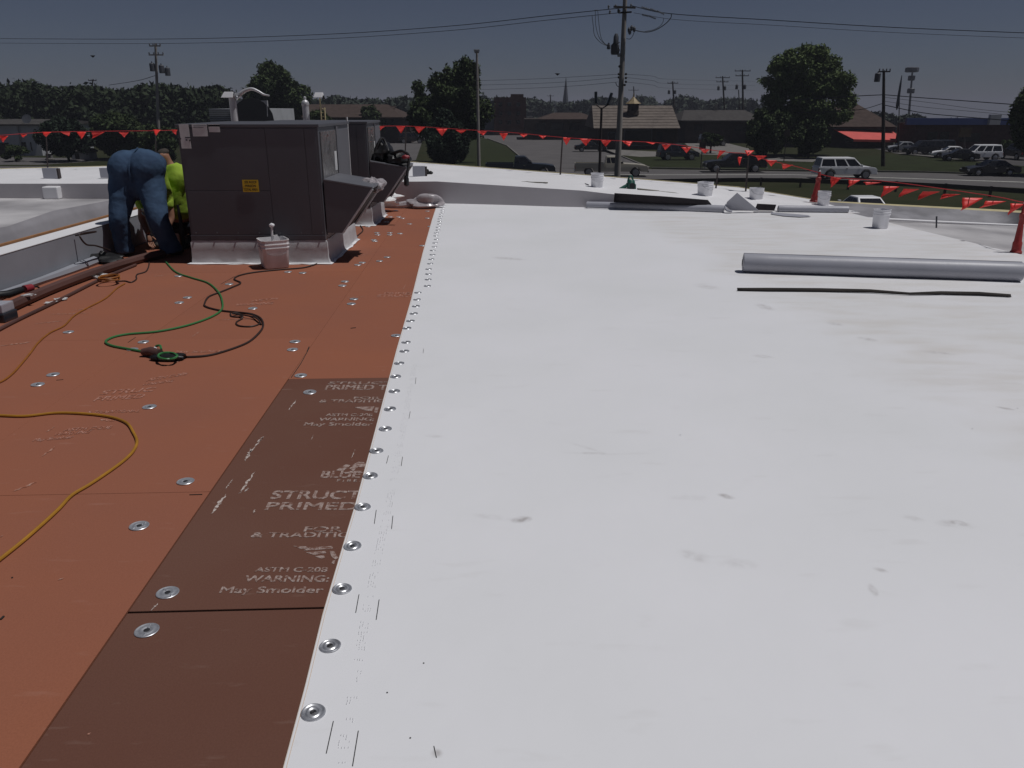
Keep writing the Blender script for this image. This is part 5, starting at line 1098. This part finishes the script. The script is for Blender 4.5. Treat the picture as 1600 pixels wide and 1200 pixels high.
o = MB().prism([V(1180,328,12.60),V(1210,329,12.60),V(1213,320,12.72),V(1184,318.5,12.72)], (0,.03,.0)).build('black_band', M['blackmat']); tag(o, 'short exposed black strip beside the folded flap and thin roll', 'membrane strip')
# oval shadow in front of the thin roll, painted as a flat grey sheet
P_ = [(1205,332),(1240,334.5),(1262,336.5),(1267,338.3),(1250,339.2),(1225,337.8),(1205,334.8)]
o = MB().prism([G(x,y,.018) for x,y in P_], (0,0,.004)).build('shadow_patch', M['greymem']); tag(o, 'rounded grey shadow patch lying flat below the thin roll', 'painted shadow')
# ================================================================== things on the parapet
def pbox(px0, px1, pyt, pyb, z, label, dark=True):
    a = G(px0, pyb, z); b = G(px1, pyb, z); w = b.x-a.x; h = V(px0, pyt, a.y).z-z
    t = thing('equipment_box', label, 'box', ((a.x+b.x)/2, a.y+w/2, z), 0, 'grey boxes on the parapet')
    MB().box(a.x, b.x-.02, a.y, a.y+w*.35, z, z+h).build('shell', M['greymem'], t, bevel=.008)
    if dark: MB().box(b.x-.018, b.x+.012, a.y+.01, a.y+w*.33, z+.005, z+h-.01).build('dark_edge', M['post'], t, bevel=.004)
    return t
pbox(68,91.5,262.5,279.5,.26,'grey box on the left parapet above the white wrapped block')
pbox(157,181,262.5,278,.27,'grey box on the left parapet partly hidden by the bending worker')
pbox(263,282,257,281,.28,'grey box on the parapet between the kneeling worker and the unit', False)
x = pbox(645,666,259.5,277,.36,'grey box with a dark strap on the parapet right of the far hood')
MB().lump(V(669,271,15.2), (.05,.05,.05), .3, 3).build('strap_end', M['black'], x, smooth=True)
t = thing('wrapped_block', 'white membrane wrapped block against the left parapet face', 'block', G(80,311)); a = G(68,311,0); b = G(92,311,0)
MB().box(a.x, b.x, a.y-.0, a.y+.5, 0, V(80,292,a.y).z).build('block', M['parapet_white'], t, bevel=.03, seg=3)
# teal blower
p = G(983,297,.19); t = thing('leaf_blower', 'teal and black handheld blower standing on the parapet', 'blower', p)
MB().lump(p+Vector((.03,0,.09)), (.085,.08,.10), .08, 2).build('motor_housing', M['green_tool'], t, smooth=True)
MB().cyl(p+Vector((0,0,.10)), p+Vector((-.20,-.05,.005)), .032, .024, n=12).build('nozzle', M['green_tool'], t, smooth=True)
MB().tube(cat_rom([p+Vector((-.03,0,.14)), p+Vector((-.01,0,.215)), p+Vector((.03,0,.235)), p+Vector((.06,0,.16))]), .016, 8).build('handle', M['green_tool'], t, smooth=True)
MB().lathe([(.05,-.01),(.05,.01)], p+Vector((.04,-.09,.08)), 14, Matrix.Rotation(math.pi/2,3,'X')).build('intake', M['black'], t)
a = G(996,297.5,.19); b = G(1090,308,.08); d = (b-a).normalized(); n = Vector((-d.y,d.x,0))*.07
o = MB().hexa([a-n,b-n,b+n,a+n]+[v+Vector((0,0,.035)) for v in (a-n,b-n,b+n,a+n)]).build('lumber_plank', M['lumber'], bevel=.003); tag(o, 'weathered grey green plank lying between the blower and the glossy pail', 'plank')
a = G(1112,308,.07); b = G(1140,306,.07); o = MB().hexa([a,b,b+Vector((0,.05,0)),a+Vector((0,.08,0))]+[v+Vector((0,0,.02)) for v in (a,b,b+Vector((0,.05,0)),a+Vector((0,.08,0)))]).build('lumber_plank', M['lumber']); tag(o, 'short dark plank tip poking out right of the glossy pail', 'plank')
o = MB().tube(cat_rom([G(943,294,.22),G(955,295,.21),G(968,296.5,.20),G(980,298.5,.19),G(1000,301,.17)]), .008, 6).build('extension_cord', M['cord_orange']); tag(o, 'orange cord between the left pail and the blower', 'cord')
for i, (x0,y0,x1,y1,l) in enumerate(((887,291,912,290.5,'flat grey scraps beside the left pail'),(914,289,920,291,'dark clamp lying against the left pail'),(803,285,825,284.5,'thin dark offcut on the parapet left of centre'),(825,285,856,286,'pale strip offcut on the parapet right of the dark one'),(774,281.5,780,283,'second dark scrap on the parapet'),(786,281.5,791,283.5,'third dark scrap on the parapet'),(752,281.5,761,281.8,'leftmost tiny dark scrap on the parapet'),(618,266,644,268,'olive strip on the parapet left of the strapped box'))):
    a = G(x0,y0,.30 if x0 < 830 else .245); b = G(x1,y1,.30 if x0 < 830 else .245); w = .05
    rs = random.Random(i); pts = []; n = 8
    for k in range(n+1): f = k/n; pts.append(a.lerp(b,f)+Vector((0,-w*rs.uniform(.3,1),0)))
    for k in range(n+1): f = 1-k/n; pts.append(a.lerp(b,f)+Vector((0,w*rs.uniform(.3,1),0)))
    z_ = .012 if 'scrap' in l or 'offcut' in l else .03
    o = MB().prism(pts, (0,0,z_)).build('scrap', M['lumber'] if i in (2,3,7) else M['equip']); tag(o, l, 'scrap')
# ================================================================== cones and pennant lines
def cone(px0, pyb, px1, pyt, Y, wpx, label):
    a = V(px0, pyb, Y); b = V(px1, pyt, Y); d = b-a; H = d.length; r = wpx/2*Y/1290; t = thing('safety_cone', label, 'cone', a, 0, 'red safety cones at the roof edge')
    R = d.normalized().to_track_quat('Z','Y').to_matrix()
    MB().lathe([(r*1.25,0),(r*1.25,H*.04),(r*1.05,H*.06),(r*1.0,H*.10),(r*1.0,H*.22),(r*.82,H*.25),(r*.55,H*.62),(r*.52,H*.70),(r*.60,H*.72),(r*.60,H*.80),(r*.40,H*.82),(r*.30,H*.97),(r*.18,H)], a, 22, R).build('cone_body', M['cone'], t, smooth=True)
    MB().lathe([(r*.63,H*.73),(r*.63,H*.79)], a, 18, R).build('collar', M['cone'], t); MB().lathe([(r*.2,H),(r*.26,H*1.01),(r*.1,H*1.04)], a, 10, R).build('tip', M['sticker'], t)
    return b
cone(1273,315.5,1281,268,13.9,13,'slim red cone at the roof corner behind the white pail')
cone(1587,396,1601,318,9.05,14,'tall red cone at the right edge of the picture')
def pennants(label, pts, flags, Yf, hang=.9, slack=.004):
    P = [V(x, y, Yf(x)) for x, y in pts]; t = thing('pennant_line', label, 'pennant line', P[0])
    MB().tube(cat_rom(P, 6), .006, 5).build('rope', M['rope'], t)
    rs = random.Random(len(flags)); first = None
    for i, (x, y, w, h, sx, tw) in enumerate(flags):
        w *= 1.12; h *= 1.15
        Y = Yf(x); a = V(x-w/2, y, Y); b = V(x+w/2, y+(.5 if tw >= 0 else -.5), Y); c = V(x+sx, y+h, Y)+Vector((0, rs.uniform(-.08,.08), 0))
        n = 6; vs = []; fs = []
        for j in range(n+1):
            f = j/n
            for k in range(n+1-j):
                g = k/n; p = a.lerp(b, g+f*.5) if False else a*(1-f-g)+b*g+c*f; p.y += .025*math.sin(6*f+3*g+i)*(f+.2); vs.append(p)
        idx = {}; q = 0
        for j in range(n+1):
            for k in range(n+1-j): idx[(j,k)] = q; q += 1
        for j in range(n):
            for k in range(n-j):
                fs.append((idx[(j,k)], idx[(j,k+1)], idx[(j+1,k)]))
                if k < n-j-1: fs.append((idx[(j,k+1)], idx[(j+1,k+1)], idx[(j+1,k)]))
        o = MB().add(vs, fs).build('pennant', M['pennant'], t, smooth=True); sm = o.modifiers.new('thickness', 'SOLIDIFY'); sm.thickness = .003
    return t
YL = lambda x: 18.2+.6*min(1, max(0, x/600))
pennants('line of red pennants above the left parapet, ending at the nearer unit', [(-60,215),(5,211),(73,206.5),(157,205),(245,204),(280,203)],
    [(5,212,14,9,1,0),(37,210,10,4,0,1),(73,206,13,7,0,0),(102,206,14,6,3,1),(127,206,13,10,3,0),(153,206,18,9,-8,1),(193,206.5,14,7,0,0),(245,202.5,11,8,1,0),(272,202.5,9,7,2,0)], YL)
def YC(x): return float(np.interp(x, [560,640,930,1150,1280], [18.7,18.7,16.1,15.1,14.2]))
pennants('line of red pennants from the far unit to the slim red cone', [(560,200),(600,197),(650,197.5),(720,202),(800,207),(878,214.5),(950,219),(1040,224),(1130,237),(1165,240),(1200,250),(1240,259),(1281,270)],
    [(596,197,10,6,-3,0),(626,197,13,10,0,0),(656,198,15,9,-2,1),(690,201,16,10,1,0),(720,203,15,5,1,0),(753,205,14,6,2,0),(787,208,12,10,0,0),(818,210,11,4,0,0),(848,212,11,4,0,0),(885,214.5,13,11,0,0),(915,216.5,17,10,0,0),(947,219,15,9,-1,0),(980,220.5,15,7,2,0),(1017,222,15,3,2,0),(1041,225.5,13,8,-1,1),(1072,230,14,8,1,0),(1101,233.5,13,6,1,0),(1129,235,9,12,-8,1),(1156,245,6,12,-2,0),(1171,235,13,7,-5,1),(1189,243,16,7,-3,1),(1205,250,16,9,1,0),(1230,257,16,7,-5,1)], YC)
def YR(x): return float(np.interp(x, [1280,1600,1640], [14.0,9.2,9.0]))
pennants('nearest line of large red pennants between the slim cone and the right edge', [(1281,272),(1305,277),(1390,284),(1480,296),(1560,308),(1598,316),(1640,318)],
    [(1307,277,16,14,-9,1),(1335,281,16,10,-10,1),(1363,284.5,26,4,-8,1),(1393,291,22,15,-18,1),(1424,295,22,12,-18,1),(1455,299,24,12,-20,1),(1488,303,24,7,-19,1),(1520,309,28,17,-22,1),(1556,314,28,10,-24,1),(1590,318,20,16,-16,1)], YR)
for (x0,y0,x1,y1,Y,l) in ((634,199,632,254,18.7,'thin rusty stake holding the pennants behind the black gear'),(879,214.5,875,266,16.4,'thin dark stake holding the pennants right of the dark blue pickup'),(1170,238,1166,292,14.9,'dark stake on the parapet in front of the black pickup'),(1122,262,1119,285,15.1,'short dark stub on the parapet left of the dark stake'),(243,203,241,245,18.6,'thin rusty stake holding the pennants behind the workers'),(72,208,72,262,18.4,'thin rusty stake behind the grey box on the left parapet')):
    a = V(x1,y1,Y); b = V(x0,y0,Y); t = thing('pennant_stake', l, 'stake', a); MB().cyl(a-Vector((0,0,.25)), b, .017, .013, n=8).build('stake', M['post'], t); MB().lathe([(.07,0),(.06,.015),(.02,.02)], a-Vector((0,0,.25)), 10).build('foot', M['post'], t)
a = V(1465,357,12.2); a = V(1463,356,11.6); b = V(1463.5,338,11.6); t = MB().cyl(a, b, .012, n=8).build('thin_rod', M['equip']); tag(t, 'thin upright rod on the lower dirty roof at right', 'rod')  # thin upright cylinder drawn at a narrow dark mark
# ================================================================== pipes, cords and tools on the boards
def groundline(name, label, cat, pts, r, m, z=None, k=8):
    z = r if z is None else z; o = MB().tube(cat_rom([G(*p[:2], (p[2] if len(p) > 2 else z)) for p in pts], k), r, 8).build(name, M[m], smooth=True); return tag(o, label, cat)
groundline('pipe', 'thick brown pipe lying along the foot of the divider curb', 'pipe', [(-60,512,.045),(0,486,.045),(75,453,.045),(150,425,.045),(216,405,.045),(255,396,.045)], .046, 'pipe')
groundline('pipe', 'thin dark brown pipe lying right of the thick brown pipe', 'pipe', [(-30,530),(25,501),(90,470),(160,435),(212,414)], .015, 'pipe')
groundline('extension_cord', 'green extension cord looping across the orange boards', 'cord', [(258,408),(275,425),(300,434),(325,442),(341,456),(347,470),(346,484),(328,496),(290,509),(245,518),(200,522),(176,527),(165,534),(175,540),(200,545),(222,549),(245,553)], .0085, 'cord_green')
groundline('extension_cord', 'dark cord looping from the green cord plug to the nearer unit', 'cord', [(283,558),(320,556),(350,549),(385,536),(402,523),(411,510),(408,498),(395,491),(378,488.5),(345,485),(322,479),(320,473),(327,463),(345,456),(362,449),(376,442),(366,436),(375,430),(400,425),(440,421),(480,417),(510,405),(535,391),(558,369),(567,360),(563,352),(560,345)], .0075, 'cord_black')
groundline('extension_cord', 'small tangled coil of dark cord right of the green cord', 'cord', [(360,489),(362,494),(376,495),(377,491),(363,490,.02),(375,488,.02),(392,491,.02),(404,499,.02),(405,506),(392,510),(374,509),(369,504),(376,499),(379,494,.02),(366,490,.02),(395,495,.02),(404,500,.02),(408,507)], .006, 'cord_black')
groundline('extension_cord', 'thin orange cord running from the small coil down to the left edge', 'cord', [(-30,606),(0,597),(18,585),(32,570),(47,552),(60,535),(78,520),(100,509),(115,494),(135,482),(165,466),(182,451),(195,443)], .0065, 'cord_orange')
groundline('extension_cord', 'dark cord running from the small coil up to the bending worker', 'cord', [(180,440),(195,439),(205,441),(213,436),(214,429),(228,424),(233,413),(232,405)], .0065, 'cord_black')
c = G(171,441,.02); pts = []
for i in range(46): a_ = i*.62; pts.append(c+Vector((.085*math.cos(a_)*(1+.1*math.sin(i)), .10*math.sin(a_), .02+.035*abs(math.sin(a_*.37)))))
o = MB().tube(cat_rom(pts, 3), .007, 6).build('cord_coil', M['cord_orange'], smooth=True); tag(o, 'small bundled coil of dark orange cord beside the thin pipe', 'cord')
groundline('extension_cord', 'yellow orange cord curving in from the left edge of the picture', 'cord', [(-40,648),(0,649,.008),(40,650),(90,645),(140,647),(175,652),(198,661),(208,675),(214,690),(208,705),(193,720),(170,737),(140,757),(112,774),(92,795),(65,820),(35,846),(0,874),(-40,905)], .0075, 'cord_yellow')
# grinder / plug bundle with green coil
p = G(252,556,.0); t = thing('cord_plug_bundle', 'dark plug block with a small bright green cord loop on the orange boards', 'plug bundle', p)
MB().tube([G(222,550,.03), G(236,549,.035), G(250,553,.035)], [.022,.032,.03], 10).build('plug_block', M['pipe'], t, smooth=True)
MB().lump(G(262,558,.02), (.115,.05,.025), .12, 7).build('connector', M['black'], t, smooth=True)
MB().tube(cat_rom([G(262+15*math.cos(a_*.9), 556.0+5.2*math.sin(a_*.9), .04+.006*(a_ % 2)) for a_ in range(15)], 4), .0075, 6).build('green_loop', M['cord_green'], t, smooth=True)
MB().tube(cat_rom([G(242,545,.03),G(244,541,.05),G(250,540,.06),G(252,546,.05)]), .008, 6).build('green_loop', M['cord_green'], t, smooth=True)
MB().lump(G(242,545,.05), (.012,.012,.012), .1, 3).build('plug_pin', M['paper'], t)
# tools at the curb foot
p = G(25,457,.03); t = thing('heat_gun', 'dark hand tool with a red collar lying at the foot of the divider curb', 'tool', p)
MB().tube([G(-15,462,.10),G(12,460,.09),G(34,453,.09)], [.03,.034,.028], 10).build('tool_body', M['black'], t, smooth=True); MB().cyl(G(38,452,.09), G(50,449,.09), .034, .030, n=12).build('collar', M['red_tool'], t, smooth=True)
MB().tube(cat_rom([G(50,449,.09),G(58,448,.08),G(64,452,.05),G(72,455,.02)]), .008, 6).build('cable', M['black'], t)
o = MB().tube(cat_rom([Vector((CX+.02,V(172,359,8.2).y,.33)),V(150,362,8.15),V(128,365,8.1),V(125,370,8.0),V(135,382,8.1),V(150,384,8.3),V(172,391,8.6)]), .009, 6).build('extension_cord', M['cord_black'], smooth=True); tag(o, 'thin dark cord hanging in a loop down the grey curb face', 'cord')
for p_ in []: pass
p = G(168,404,.02); t = thing('duffel', 'black cloth bundle at the foot of the curb beside the left boot', 'bag', p)
MB().lump(G(162,404,.04), (.22,.13,.05), .2, 12).build('bag', M['black'], t, smooth=True); MB().lump(G(160,398,.08), (.035,.03,.04), .1, 13).build('loop', M['black'], t, smooth=True)
for i, (x, y, l) in enumerate(((161,429,'white scrap resting on the thin pipe, far one'),(150,433,'white scrap beside the thin pipe, next to the far one'),(95,467,'pale foam scrap leaning on the thin pipe'),(80,473,'small pale scrap below the foam scrap'),(44,461,'pale chip on the thick brown pipe'))):
    o = MB().lump(G(x,y,.012 if i < 4 else .09), (.05,.03,.010), .25, 50+i, 12, 8).build('scrap', M['sticker']); tag(o, l, 'scrap')
p = G(-2,505,0); t = thing('weight_block', 'dark and grey block cut off by the left edge of the picture', 'block', p); MB().box(p.x-.3,p.x+.05,p.y,p.y+.18,0,.07).build('block', M['p_navy'], t, bevel=.01); MB().box(p.x-.3,p.x+.04,p.y+.01,p.y+.17,.071,.14).build('block', M['greymem'], t, bevel=.01)
# ================================================================== PEOPLE
def skin(name, chains, m, parent, sub=2, root=None):
    vs = []; es = []; rr = []; key = {}
    for ch in chains:
        prev = None
        for x, y, z, r, *r2 in ch:
            k_ = (round(x,3), round(y,3), round(z,3))
            if k_ not in key: key[k_] = len(vs); vs.append((x,y,z)); rr.append((r, r2[0] if r2 else r))
            i = key[k_]
            if prev is not None and prev != i: es.append((prev, i))
            prev = i
    me = bpy.data.meshes.new(name); me.from_pydata(vs, es, []); me.update(); o = bpy.data.objects.new(name, me); COL.objects.link(o)
    sm = o.modifiers.new('skin', 'SKIN'); sm.use_smooth_shade = True; L = me.skin_vertices[0] if me.skin_vertices else None
    if L is None:
        bm = bmesh.new(); bm.from_mesh(me); bm.verts.layers.skin.verify(); bm.to_mesh(me); bm.free(); L = me.skin_vertices[0]
    for i, r in enumerate(rr): L.data[i].radius = r; L.data[i].use_root = (i == 0); L.data[i].use_loose = False
    s2 = o.modifiers.new('sub', 'SUBSURF'); s2.levels = sub; s2.render_levels = sub
    if parent: o.parent = parent; o.matrix_parent_inverse = Matrix.Translation(-Vector(parent.location))
    me.materials.append(M[m]); return o
def cloth(name, tubes, m, parent, vox=.016, smooth=6):
    b = MB()
    for tb in tubes:
        if len(tb[0]) == 6: # ellipsoid
            for e in tb: b.lump(e[:3], e[3:6], .0, 1, 20, 14)
        else: b.tube(cat_rom([q[:3] for q in tb], 4), [float(v) for v in np.interp(np.linspace(0, len(tb)-1, (len(tb)-1)*4+1), range(len(tb)), [q[3] for q in tb])], 16)
    o = b.build(name, M[m], parent, smooth=True)
    rm = o.modifiers.new('union', 'REMESH'); rm.mode = 'VOXEL'; rm.voxel_size = vox; rm.use_smooth_shade = True
    ss = o.modifiers.new('soft', 'SMOOTH'); ss.iterations = smooth; ss.factor = .5; return o
def crease(o, strength, size):
    tx = bpy.data.textures.new('folds', 'CLOUDS'); tx.noise_scale = size; tx.noise_depth = 3
    s3 = o.modifiers.new('sub2', 'SUBSURF'); s3.levels = 1; s3.render_levels = 1
    d = o.modifiers.new('folds', 'DISPLACE'); d.texture = tx; d.strength = strength; d.mid_level = .5
# worker 1 - bending away, seen from behind
W1 = thing('person', 'bending worker in blue jeans seen from behind, left of the dark unit', 'person', (-4.08, 8.85, 0), 0, 'roofers by the divider curb')
hipC = (-4.06, 8.98, .90)
LK, RK = (-4.30, 8.74, .50), (-3.84, 8.72, .50)
body = skin('body', [[(*hipC,.11),(-4.19,8.96,.84,.06),(-4.24,8.92,.68,.045),(-4.275,8.81,.42,.035),(-4.30,8.87,.12,.03)], [(*hipC,.11),(-3.96,8.96,.84,.06),(-3.92,8.92,.68,.045),(-3.845,8.79,.42,.035),(-3.785,8.86,.12,.03)],
    [(*hipC,.11),(-4.08,9.28,.86,.11),(-4.14,9.40,.64,.12),(-4.17,9.46,.50,.09),(-4.18,9.50,.42,.055),(-4.18,9.53,.34,.085),(-4.18,9.56,.26,.07)],
    [(-4.14,9.40,.64,.12),(-4.28,9.46,.54,.055),(-4.31,9.42,.34,.042),(-4.20,9.30,.17,.03)], [(-4.14,9.40,.64,.12),(-3.98,9.44,.54,.055),(-3.96,9.42,.34,.042),(-4.02,9.30,.17,.03)]], 'skin', W1)
legs = cloth('jeans', [[(-4.19,8.98,.93,.185,.21,.20),(-3.96,8.98,.94,.185,.21,.20),(-4.075,9.10,.97,.27,.20,.165),(-4.08,8.99,.80,.26,.17,.20)],
    [(-4.19,8.97,.88,.175),(-4.23,8.93,.72,.152),(-4.26,8.87,.56,.124),(-4.275,8.81,.42,.106),(-4.29,8.84,.25,.098),(-4.30,8.87,.12,.098),(-4.30,8.88,.045,.104)],
    [(-3.97,8.97,.88,.175),(-3.93,8.93,.72,.150),(-3.885,8.86,.56,.126),(-3.845,8.79,.42,.112),(-3.81,8.83,.25,.106),(-3.785,8.86,.12,.112),(-3.775,8.87,.05,.118)]], 'denim', W1)
# centre back seam, pockets and waistband of the jeans
MB().tube(cat_rom([(-4.07,9.06,1.145),(-4.072,8.93,1.10),(-4.075,8.83,1.02),(-4.078,8.79,.92),(-4.08,8.81,.80)], 5), .008, 6).build('seat_seam', M['denim'], W1, smooth=True)
crease(legs, .032, .19)
sh = skin('shirt', [[(-4.00,9.22,.99,.16,.13),(-4.08,9.32,.84,.19,.15),(-4.14,9.40,.64,.20,.15),(-4.17,9.46,.48,.14)], [(-4.14,9.40,.64,.20,.15),(-4.28,9.46,.54,.08),(-4.30,9.44,.42,.07)], [(-4.14,9.40,.64,.20,.15),(-3.98,9.44,.54,.08),(-3.96,9.42,.42,.07)]], 'lime', W1, 2); crease(sh, .03, .1)
skin('hair', [[(-4.18,9.54,.32,.095),(-4.18,9.58,.24,.075)]], 'hair', W1, 1)
def boot(x, y, parent, ang=0, z=0):
    o = skin('boot', [[(x,y,z+.15,.055,.06),(x,y,z+.06,.05,.055),(x+.10*math.sin(ang),y+.10*math.cos(ang),z+.045,.048,.045),(x+.20*math.sin(ang),y+.20*math.cos(ang),z+.035,.045,.034)]], 'boot', parent, 2); return o
boot(-4.31, 8.87, W1, -.15); boot(-3.79, 8.85, W1, .35)
def hand(base, d, parent, m='skin'):
    base = Vector(base); d = Vector(d).normalized(); s = d.orthogonal().normalized(); n = d.cross(s)
    skin('palm', [[(*base,.024,.014),(*(base+d*.05),.036,.014),(*(base+d*.085),.034,.012)]], m, parent, 1)
    for i, L in enumerate((.060,.072,.068,.052)):
        b = base+d*.085+s*(-.027+.018*i); p1 = b+d*L*.45-n*.006; p2 = p1+d*L*.32-n*.016; p3 = p2+d*L*.2-n*.022
        skin('finger', [[(*b,.0092),(*p1,.0088),(*p2,.008),(*p3,.007)]], m, parent, 1)
    b = base+d*.025+s*-.03; skin('thumb', [[(*b,.0105),(*(b-s*.022+d*.022),.0098),(*(b-s*.034+d*.046-n*.012),.0085)]], m, parent, 1)
hand((-4.20,9.30,.17), (.15,-.1,-1), W1); hand((-4.02,9.30,.17), (-.1,-.1,-1), W1)
# worker 2 - kneeling, lime shirt, mostly hidden
W2 = thing('person', 'kneeling worker in a lime shirt, half hidden behind the bending one', 'person', (-3.95, 9.75, 0), 0, 'roofers by the divider curb')
skin('body', [[(-3.99,9.72,.26,.11),(-3.99,9.70,.55,.12),(-3.98,9.68,.80,.13),(-4.02,9.68,.93,.055),(-4.05,9.66,1.00,.075),(-4.07,9.64,1.08,.07)],
    [(-3.98,9.68,.80,.13),(-3.83,9.68,.80,.06),(-3.80,9.85,.60,.045),(-3.98,9.95,.44,.032)], [(-3.98,9.68,.80,.13),(-4.13,9.68,.80,.06),(-4.24,9.55,.62,.045),(-4.25,9.40,.50,.032)],
    [(-3.99,9.72,.26,.11),(-3.90,9.80,.20,.08),(-3.88,10.05,.12,.055),(-3.88,9.60,.07,.045)], [(-3.99,9.72,.26,.11),(-4.08,9.80,.20,.08),(-4.12,10.05,.12,.055),(-4.12,9.60,.07,.045)]], 'skin', W2)
s2 = skin('shirt', [[(-3.97,9.70,.28,.165,.14),(-3.97,9.68,.45,.18,.15),(-3.97,9.68,.62,.185,.155),(-3.96,9.68,.80,.20,.15),(-4.0,9.68,.92,.11,.10)], [(-3.96,9.68,.80,.20,.15),(-3.82,9.68,.79,.105),(-3.78,9.76,.64,.09)], [(-3.96,9.68,.80,.20,.15),(-4.13,9.66,.79,.10),(-4.22,9.58,.66,.07)]], 'lime', W2, 2); crease(s2, .04, .10)
tr = skin('trousers', [[(-3.98,9.70,.28,.145,.13),(-3.98,9.72,.20,.15,.13)], [(-3.98,9.72,.20,.15,.13),(-3.86,9.80,.17,.10),(-3.84,10.0,.12,.085)], [(-3.98,9.72,.20,.15,.13),(-4.08,9.80,.17,.10),(-4.12,10.0,.12,.085)], [(-3.84,10.0,.12,.085),(-3.83,9.72,.08,.065),(-3.82,9.55,.075,.06)], [(-4.12,10.0,.12,.085),(-4.12,9.72,.08,.065),(-4.13,9.55,.075,.06)]], 'dark_cloth', W2, 2); crease(tr, .03, .1)
skin('hair', [[(-4.05,9.68,1.03,.088),(-4.06,9.65,1.11,.075)]], 'hair', W2, 1)
boot(-3.82, 9.50, W2, math.pi); boot(-4.13, 9.50, W2, math.pi)
hand((-3.98,9.95,.44), (-.3,.2,-.8), W2); hand((-4.25,9.40,.50), (.1,-.3,-.8), W2, 'glove')
p = V(272,370,9.2); t = thing('pouch', 'small orange and black tool leaning between the kneeling worker and the unit', 'tool', (p.x,9.2,0)); 
MB().tube([Vector((p.x+.09,9.2,.02)), Vector((p.x+.10,9.2,.35)), Vector((p.x+.09,9.2,.52))], [.03,.022,.014], 8).build('shaft', M['black'], t, smooth=True); MB().obox((p.x+.03,9.1,.10),(.07,.05,.10)).build('grip', M['cord_orange'], t, bevel=.01); MB().obox((p.x-.02,9.0,.03),(.22,.06,.03),.3).build('base', M['cone'], t, bevel=.01)
# white / grey flashing pieces behind the workers at the divider
o = MB().box(-4.42,-4.02,9.70,9.76,0,.36).build('flashing_sheet', M['flash'], bevel=.01); tag(o, 'grey membrane sheet standing behind the bending worker between his legs', 'flashing sheet')
o = MB().obox((-4.02,10.4,.24),(.45,.06,.48),.2).build('flashing_sheet', M['greymem'], bevel=.01); tag(o, 'pale grey flashing seen between the kneeling worker and the unit', 'flashing sheet')
